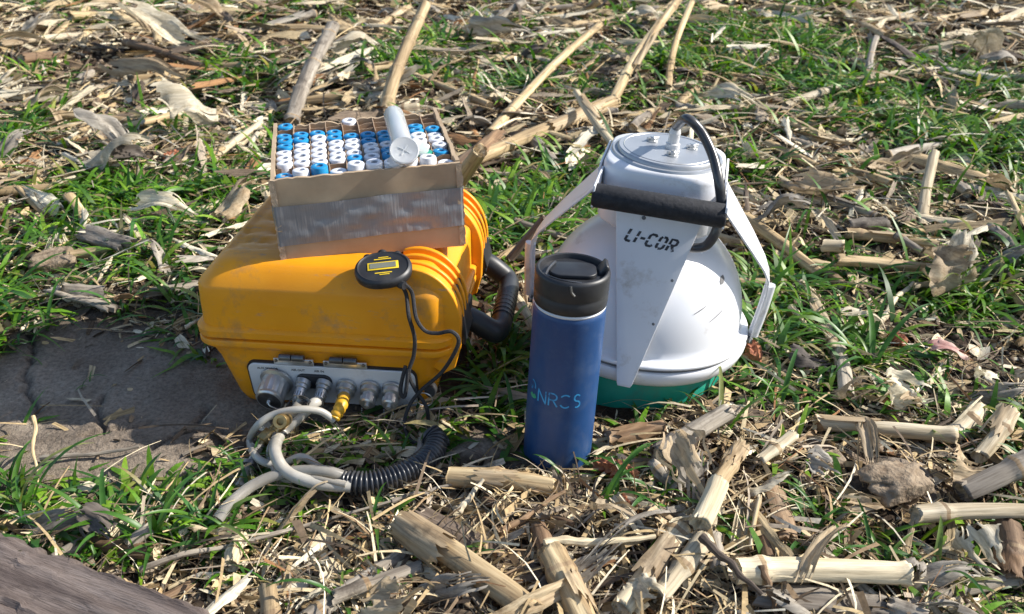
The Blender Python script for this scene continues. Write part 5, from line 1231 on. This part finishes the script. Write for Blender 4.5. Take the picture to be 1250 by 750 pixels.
for (a, rr_) in ((55, .0045), (125, .0045), (90, .0050)): m = MB(); m.lathe([(rr_, 0), (rr_, .004), (rr_ * .8, .005), (.0001, .005)], 14, Matrix.Translation((.0262 * cos(radians(a)), .0245 * sin(radians(a)), -.002)) @ Matrix.Rotation(radians(-90), 4, 'X')); m.put('button', M['black'], sw)
SM = Matrix.Translation(sw0) @ Euler((radians(13), radians(-3), radians(8))).to_matrix().to_4x4(); SI = SM.inverted()
def cord(pts, r, name='cord'):
    p = [SI @ q for q in catmull([Vector(q) for q in pts], 8)]; v = MB(); v.tube(p, r, 8, spline=False); return v.put(name, M['cord'], sw)
m = MB(); m.tube([SI @ G(483, 340, .172), SI @ G(488, 347, .168), SI @ G(494, 349, .168)], .0042, 10); m.put('cord_toggle', M['black'], sw)
Yc = .820
cord([G(488, 346, .170), P(496, 360, .832), P(499, 386, Yc), P(506, 412, Yc), P(505, 434, Yc), P(499, 456, .815), P(507, 476, .814), P(520, 496, .81), P(523, 516, .81), G(524, 534, .02)], .0021)
cord([G(493, 346, .170), P(503, 358, .832), P(508, 388, Yc), P(519, 404, .817), P(534, 407, .815), P(551, 405, .813), P(560, 416, .811), P(552, 436, .811), P(537, 457, .815), P(514, 477, .812), P(500, 495, .808), P(494, 518, .80), P(502, 538, .78), P(524, 544, .775), G(540, 540, .012)], .0021)
cord([P(495, 447, .817), P(490, 468, .813), P(489, 480, .810), P(494, 484, .809), P(497, 465, .812), P(498, 450, .816)], .0021, 'cord_loop')
m = MB(); m.tube([SI @ G(534, 542, .014), SI @ G(546, 538, .014)], .006, 12); m.put('cord_lock', M['black'], sw)

# ------------------------------------------------------------------ blue bottle
bo = thing('drink_bottle', (.0462, .775, 0), 'scuffed dark blue bottle with black flip lid and light blue lettering, standing in the straw', 'bottle', (radians(-1.0), radians(2.8), 0))
RB = .0346
m = MB(); m.lathe([(.0001, -.004), (.030, -.004), (.0335, -.002), (.0345, .002), (RB, .006), (RB, .160), (.0345, .168), (.0340, .1715), (.0325, .1735)], 64); m.put('bottle_body', M['bottle'], bo, ang=60)
m = MB(); m.lathe([(.0322, .1715), (.0334, .1732), (.0340, .1745), (.0334, .1756), (.0318, .1770)], 64); m.put('steel_neck_ring', M['panel'], bo)
m = MB(); m.lathe([(.0325, .1755), (.0345, .177), (.0350, .182), (.0350, .1875), (.0343, .189), (.0345, .1905), (.0352, .192), (.0352, .207), (.0345, .2095), (.0325, .2105), (.0310, .2098), (.0300, .2055), (.0001, .205)], 64); ld = m.put('bottle_lid', M['black'], bo, ang=50)
m = MB(); prism(m, [(x, y) for x, y in rr(.022, .0145, .010, 8, 3)], .004, 'xy', .2075); m.put('flip_cap', M['black'], ld, bevel=.001)
m = MB(); m.v = []; prism(m, [(.020, .200), (.0335, .200), (.0335, .2135), (.030, .2165), (.0275, .2125), (.024, .208)], .018, 'xz', .004); m.put('flip_hinge', M['black'], ld, bevel=.0015)
m = MB(); m.tube([(-.026, -.016, .2095), (-.022, -.004, .2115), (-.016, .010, .2110)], .0011, 6); m.tube([(-.026, -.017, .2098), (-.012, -.0275, .2105), (.006, -.0305, .2098)], .0009, 6); m.put('worn_rim', M['steel_dark'], ld)
m = MB(); m.tube([(-.004, -.0353, .2085), (-.003, -.0362, .203), (.000, -.0360, .199)], .0012, 6); m.put('lid_latch', M['steel_dark'], ld)
def ribbon_on_cyl(strokes, ang0, z0, sx, r, w, mat, name, parent):
    m = MB()
    for st in strokes:
        p = [Vector((a, b, 0)) for a, b in st]; pp = []
        for a, b in zip(p[:-1], p[1:]): pp += [a.lerp(b, k / 6) for k in range(6)]
        pp.append(p[-1]); v = []; f = []
        for i, q in enumerate(pp):
            d = (pp[min(i + 1, len(pp) - 1)] - pp[max(i - 1, 0)]).normalized(); nn = Vector((-d.y, d.x, 0)) * w / 2
            for s in (-1, 1):
                e = q + nn * s; an = ang0 + e.x * sx / r; 
                for rr2 in (r + .00025,): v.append((rr2 * sin(an), -rr2 * cos(an), z0 + e.y * sx))
        f = [(2 * i, 2 * i + 2, 2 * i + 3, 2 * i + 1) for i in range(len(pp) - 1)]; m.add(v, f)
    return m.put(name, mat, parent)
arc = lambda cx, cy, r, a0, a1, n=10, ry=None: [(cx + r * cos(radians(a0 + (a1 - a0) * k / n)), cy + (ry or r) * sin(radians(a0 + (a1 - a0) * k / n))) for k in range(n + 1)]
Nn = [[(0, 0), (0, 1), (.62, 0), (.62, 1)]]; Rr = [[(.85, 0), (.85, 1), (1.12, 1)] + arc(1.15, .74, .26, 90, -90) + [(.85, .48)], [(1.15, .48), (1.45, 0)]]
Cc = [arc(2.0, .5, .40, 50, 140, 8, .5), arc(2.0, .5, .40, 215, 310, 8, .5)]; Ss = [[(2.98, .88)] + arc(2.80, .75, .20, 60, 270, 8, .25) + arc(2.80, .25, .22, 90, -120, 8, .25)]
ribbon_on_cyl(Nn + Rr + Cc + Ss, radians(-46), .078, .0142, RB, .11, M['print_blue'], 'lettering', bo)
ribbon_on_cyl([arc(0, .6, .35, 200, -20, 8, .5), [(-.2, .2), (0, .5), (.1, .9)]], radians(-60), .085, .0110, RB, .18, M['print_blue'], 'emblem', bo)
ribbon_on_cyl([arc(0, 0, .4, 200, 340, 8, .4), arc(0, .1, .25, 200, 340, 8, .3)], radians(-58), .083, .0110, RB, .2, M['print_green'], 'emblem', bo)

# ------------------------------------------------------------------ white gas chamber and its soil collar
co_ = thing('soil_collar', (.143, .957, 0), 'teal green plastic collar set in the soil under the white chamber', 'collar', (0, radians(3), radians(-12)))
m = MB(); m.lathe([(.101, -.02), (.106, -.02), (.1065, .036), (.1060, .0375), (.101, .0375), (.1005, .03), (.100, -.02)], 96); m.put('collar_ring', M['teal'], co_)
ROTC = Euler((radians(0), radians(5), 0)).to_matrix().to_4x4() @ Matrix.Rotation(radians(-13), 4, 'Z')
chm = thing('gas_chamber', (.143, .957, 0), 'white domed gas chamber with black foam handle and bent side arms, on the teal collar', 'gas chamber')
chm.rotation_euler = ROTC.to_euler(); chm.scale = (1.025, 1.025, .955); CHM = Matrix.Translation(chm.location) @ ROTC @ Matrix.Diagonal((1.025, 1.025, .955, 1)); CHI = CHM.inverted()
m = MB(); m.lathe([(.098, .037), (.110, .0372), (.1145, .040), (.1195, .046), (.1220, .053), (.1225, .0585), (.1215, .0605), (.1180, .061)], 96); m.put('base_pan', M['white'], chm, ang=50)
m = MB(); m.lathe([(.1165, .0605), (.1190, .0612), (.1190, .0645), (.1165, .0650)], 96); m.put('gasket', M['gasket'], chm, ang=50)
prof = [(.1165, .0645), (.1212, .0650), (.1222, .0668), (.1218, .0690), (.1190, .0702), (.1140, .0715), (.1118, .0745)]
for k in range(1, 25): a = pi / 2 * k / 24 * .97; prof.append((.1115 * cos(a) ** .88, .0745 + .121 * sin(a)))
m = MB(); m.lathe(prof, 96); m.put('dome', M['dome'], chm, ang=60)
m = MB(); loft(m, [[(x, y, z) for x, y in rr(h, h, r, 8, 4)] for h, r, z in ((.044, .020, .188), (.058, .026, .200), (.0605, .028, .204), (.0612, .030, .262), (.0600, .032, .2665), (.0580, .034, .2685))]); hs = m.put('housing', M['white'], chm, ang=50)
m = MB(); m.lathe([(.0570, .267), (.0578, .2690), (.0570, .2710), (.0545, .2715), (.0535, .2705), (.0525, .2705), (.0520, .2742), (.0508, .2755), (.0001, .2755)], 72); m.put('top_plate', M['lidgrey'], chm, ang=40)
m = MB(); m.lathe([(.0455, .2756), (.0460, .2761), (.0466, .2756)], 64); m.put('plate_rim_line', M['steel'], chm)
for (x, y) in ((-.018, .016), (.006, -.020), (.024, .012)):
    m = MB(); m.lathe([(.0062, .2755), (.0062, .2770), (.0036, .2775), (.0036, .2800), (.0026, .2812), (.0001, .2812)], 14, Matrix.Translation((x, y, 0))); bt = m.put('bolt', M['steel'], chm)
    m = MB(); m.box((x, y, .2792), (.014, .0028, .003), (0, 0, .6)); m.put('wing_nut', M['steel'], bt, bevel=.0008)
m = MB(); m.lathe([(.0075, .2755), (.0075, .281), (.0058, .282), (.0058, .292), (.0062, .293), (.0045, .300), (.0030, .301), (.0028, .306), (.0001, .306)], 20, Matrix.Translation((.004, .004, 0))); m.put('hose_barb', M['plastic_white'], chm)
# arms: flat painted strips bent from the housing down to the pan
def strip(poly, widths, thick, name, mat, flip=1, n=1, ext=None):
    """poly: (x, z) points; widths along y; strip centred on y=0"""
    cs = [Vector((a * flip, 0, b)) for a, b in poly]; rings = []
    for i, c in enumerate(cs):
        d = (cs[min(i + 1, len(cs) - 1)] - cs[max(i - 1, 0)]).normalized(); nr = Vector((d.z, 0, -d.x)); w = widths[i] / 2
        rings.append([c + nr * thick / 2 + Vector((0, w, 0)), c + nr * thick / 2 - Vector((0, w, 0)), c - nr * thick / 2 - Vector((0, w, 0)), c - nr * thick / 2 + Vector((0, w, 0))])
    m = MB(); loft(m, rings); return m.put(name, mat, chm, bevel=.0006, ang=50)
for fl in (-1, 1):
    P_ = [(.0635, .262), (.0640, .240), (.0665, .232), (.105, .182), (.122, .158), (.1290, .144), (.1305, .124), (.1252, .058)]
    s = strip(P_, [.074, .086, .088, .062, .044, .036, .028, .020], .0022, 'side_arm', M['white'], fl)
    m = MB(); m.tube([(fl * .1330, 0, .133), (fl * .1330, 0, .128), (fl * .1312, 0, .098), (fl * .1282, 0, .068), (fl * .1278, 0, .063)], lambda t: .0060 * (1 - .6 * (t < .04 or t > .96)), 14); m.put('arm_pad', M['white'], s)
    m = MB(); m.box((fl * .1240, 0, .060), (.008, .020, .007)); m.put('arm_clip', M['steel_dark'], s, bevel=.001)
    m = MB()
    for k, (u, y) in enumerate([(.30, .010), (.36, -.004), (.42, .006), (.50, -.006), (.34, .014), (.46, .012)]):
        a = Vector((fl * .0660, 0, .228)).lerp(Vector((fl * .105, 0, .176)), u); nr = Vector((fl * .8, 0, .6)); m.lathe([(.0001, 0), (.0013, 0)], 8, Matrix.Translation(a + nr * .00135 + Vector((0, y, 0))) @ nr.to_track_quat('Z', 'Y').to_matrix().to_4x4())
    m.put('print_dots', M['ink_solid'], s)
    if fl > 0:
        nr = Vector((.8, 0, .6)); a = Vector((.0660, 0, .228)).lerp(Vector((.105, 0, .176)), .12) + nr * .0015
        m = MB(); m.box(a + Vector((0, -.016, 0)), (.0004, .007, .008), (0, radians(-37), 0)); m.put('yellow_sticker', M['yellow_print'], s)
# front strip
q0, q1 = Vector((0, -.0650, .262)), Vector((0, -.1290, .046))
rings = []; fs = [(0, .0445, -.0650, .243), (.12, .044, -.0660, .232), (.16, .043, -.0690, .224), (1, .0080, -.1300, .050), (1.02, .0065, -.1302, .046)]
for (_, w, y, z) in fs: o_ = .004 * min(1, w / .04); rings.append([(o_ - w, y - .0011, z), (o_ + w, y - .0011, z), (o_ + w, y + .0011, z), (o_ - w, y + .0011, z)])
m = MB(); loft(m, rings); fp = m.put('front_arm', M['white'], chm, bevel=.0006, ang=50)
dwn = (Vector((0, -.1300, .050)) - Vector((0, -.0690, .224))).normalized(); nr = Vector((0, dwn.z, -dwn.y)).normalized()
if nr.y > 0: nr = -nr
c = Vector((0, -.0690, .224)) + dwn * .026 + nr * .0014
SK = [[(0, .55), (0, 1)], [(0, .42), (0, .08), (.12, 0), (.42, 0)], [(.72, .55), (.72, 1)], [(.72, 0), (.72, .42)], [(1.0, .48), (1.36, .48)],
      [(2.10, .86), (1.98, 1), (1.72, 1), (1.60, .86), (1.60, .55)], [(1.60, .42), (1.60, .14), (1.72, 0), (1.98, 0), (2.10, .14)],
      [(2.62, 1), (2.80, 1), (2.92, .86), (2.92, .56)], [(2.92, .42), (2.92, .14), (2.80, 0), (2.62, 0)], [(2.52, 1), (2.42, .86), (2.42, .56)], [(2.42, .42), (2.42, .14), (2.52, 0)],
      [(3.24, 0), (3.24, .42)], [(3.24, .55), (3.24, 1), (3.60, 1), (3.74, .88), (3.74, .62), (3.60, .50), (3.36, .50)], [(3.52, .42), (3.76, 0)]]
m = MB(); em = .0130
for st in SK:
    vv = []
    for i_, (a_, b_) in enumerate(st):
        p0 = Vector(st[max(i_ - 1, 0)]); p1 = Vector(st[min(i_ + 1, len(st) - 1)]); dd = (p1 - p0).normalized(); nn_ = Vector((-dd.y, dd.x)) * .105
        for sg in (-1, 1): q_ = Vector((a_, b_)) + nn_ * sg; vv.append(((q_.x - 1.88 + .28 * q_.y) * em, (q_.y - .5) * em, 0))
    m.add(vv, [(2 * k, 2 * k + 2, 2 * k + 3, 2 * k + 1) for k in range(len(st) - 1)])
lt = m.put('lettering', M['ink'], fp); lt.matrix_local = basis(Vector((1, 0, 0)), -dwn, nr, c) @ Matrix.Rotation(radians(-5), 4, 'Z')
m = MB(); m.lathe([(.0001, .0006), (.0018, .0005), (.0022, 0)], 12, basis(Vector((1, 0, 0)), -dwn, nr, Vector((-.010, -.0690, .224)) + dwn * .004 + nr * .0012)); m.put('screw', M['steel_dark'], fp)
# foam handle
m = MB(); m.tube([(-.062, -.090, .245), (.068, -.090, .2455)], .0128, 24); m.put('foam_handle', M['foam'], chm, bevel=.002, ang=50)
for sx in (-1, 1):
    m = MB(); m.box((.003 + sx * .0635, -.070, .247), (.0022, .060, .024)); m.put('handle_bracket', M['white'], chm, bevel=.0006)
# rubbed mark on the dome, seam and little screws
for (th, z, w, h) in ((-28, .150, .010, .007), (-52, .128, .016, .0012), (-40, .118, .022, .0010)):
    zz = (z - .0745) / .121; r_ = .1115 * cos(math.asin(zz)) ** .88 + .0006; vv = []; sm = MB()
    for i_ in range(9):
        for j_ in range(5):
            a_ = radians(th) + (i_ / 8 - .5) * w / r_; z2 = z + (j_ / 4 - .5) * h * (1 - abs(i_ / 8 - .5)) + (i_ / 8 - .5) * w * .4; q_ = (z2 - .0745) / .121; r2_ = .1115 * cos(math.asin(q_)) ** .88 + .0007
            vv.append((r2_ * cos(a_), r2_ * sin(a_), z2))
    sm.add(vv, [(i_ * 5 + j_, (i_ + 1) * 5 + j_, (i_ + 1) * 5 + j_ + 1, i_ * 5 + j_ + 1) for i_ in range(8) for j_ in range(4)])
    sm.put('rubbed_mark', M['gasket'], chm)
for fl in (-1, 1):
    for (x_, z_) in ((.0650, .250), (.0650, .240)):
        for y_ in (-.03, .03): m = MB(); m.lathe([(.0001, .0012), (.0016, .001), (.0020, 0)], 10, Matrix.Translation((fl * x_, y_, z_)) @ Vector((fl, 0, 0)).to_track_quat('Z', 'Y').to_matrix().to_4x4()); m.put('screw', M['steel'], chm)
for u_ in (.35, .62, .97):
    for sg in (-1, 1):
        w_ = .0465 + (.0080 - .0465) * u_; y_ = -.0690 + (-.1300 + .0690) * u_; z_ = .224 + (.050 - .224) * u_
        if u_ < .9 and sg > 0: m = MB(); m.lathe([(.0001, .0008), (.0013, .0006), (.0016, 0)], 10, basis(Vector((1, 0, 0)), -dwn, nr, Vector((sg * (w_ - .004), y_, z_)) + nr * .0011)); m.put('screw', M['steel_dark'], fp)

# black hose from the top fitting round behind the handle
pts = [CHM @ Vector((.004, .004, .300)), P(838, 145, .915), P(855, 160, .905), P(870, 190, .89), P(878, 225, .87), P(880, 258, .868), P(874, 283, .862), P(862, 300, .865), P(848, 303, .872), P(838, 302, .885)]
m = MB(); m.tube([CHI @ p for p in pts], .0050, 14, steps=8); m.put('black_hose', M['rubber'], chm)
m = MB(); nn = Matrix.Translation((.062, -.012, .160)) @ Vector((.8, -.3, .4)).to_track_quat('Z', 'Y').to_matrix().to_4x4()
for k in range(3): m.box((0, 0, 0), (.014, .003, .003)); m.v[-8:] = [nn @ (p + Vector((0, k * .006 - .006, .001))) for p in m.v[-8:]]
m.put('vent_bars', M['white'], chm)
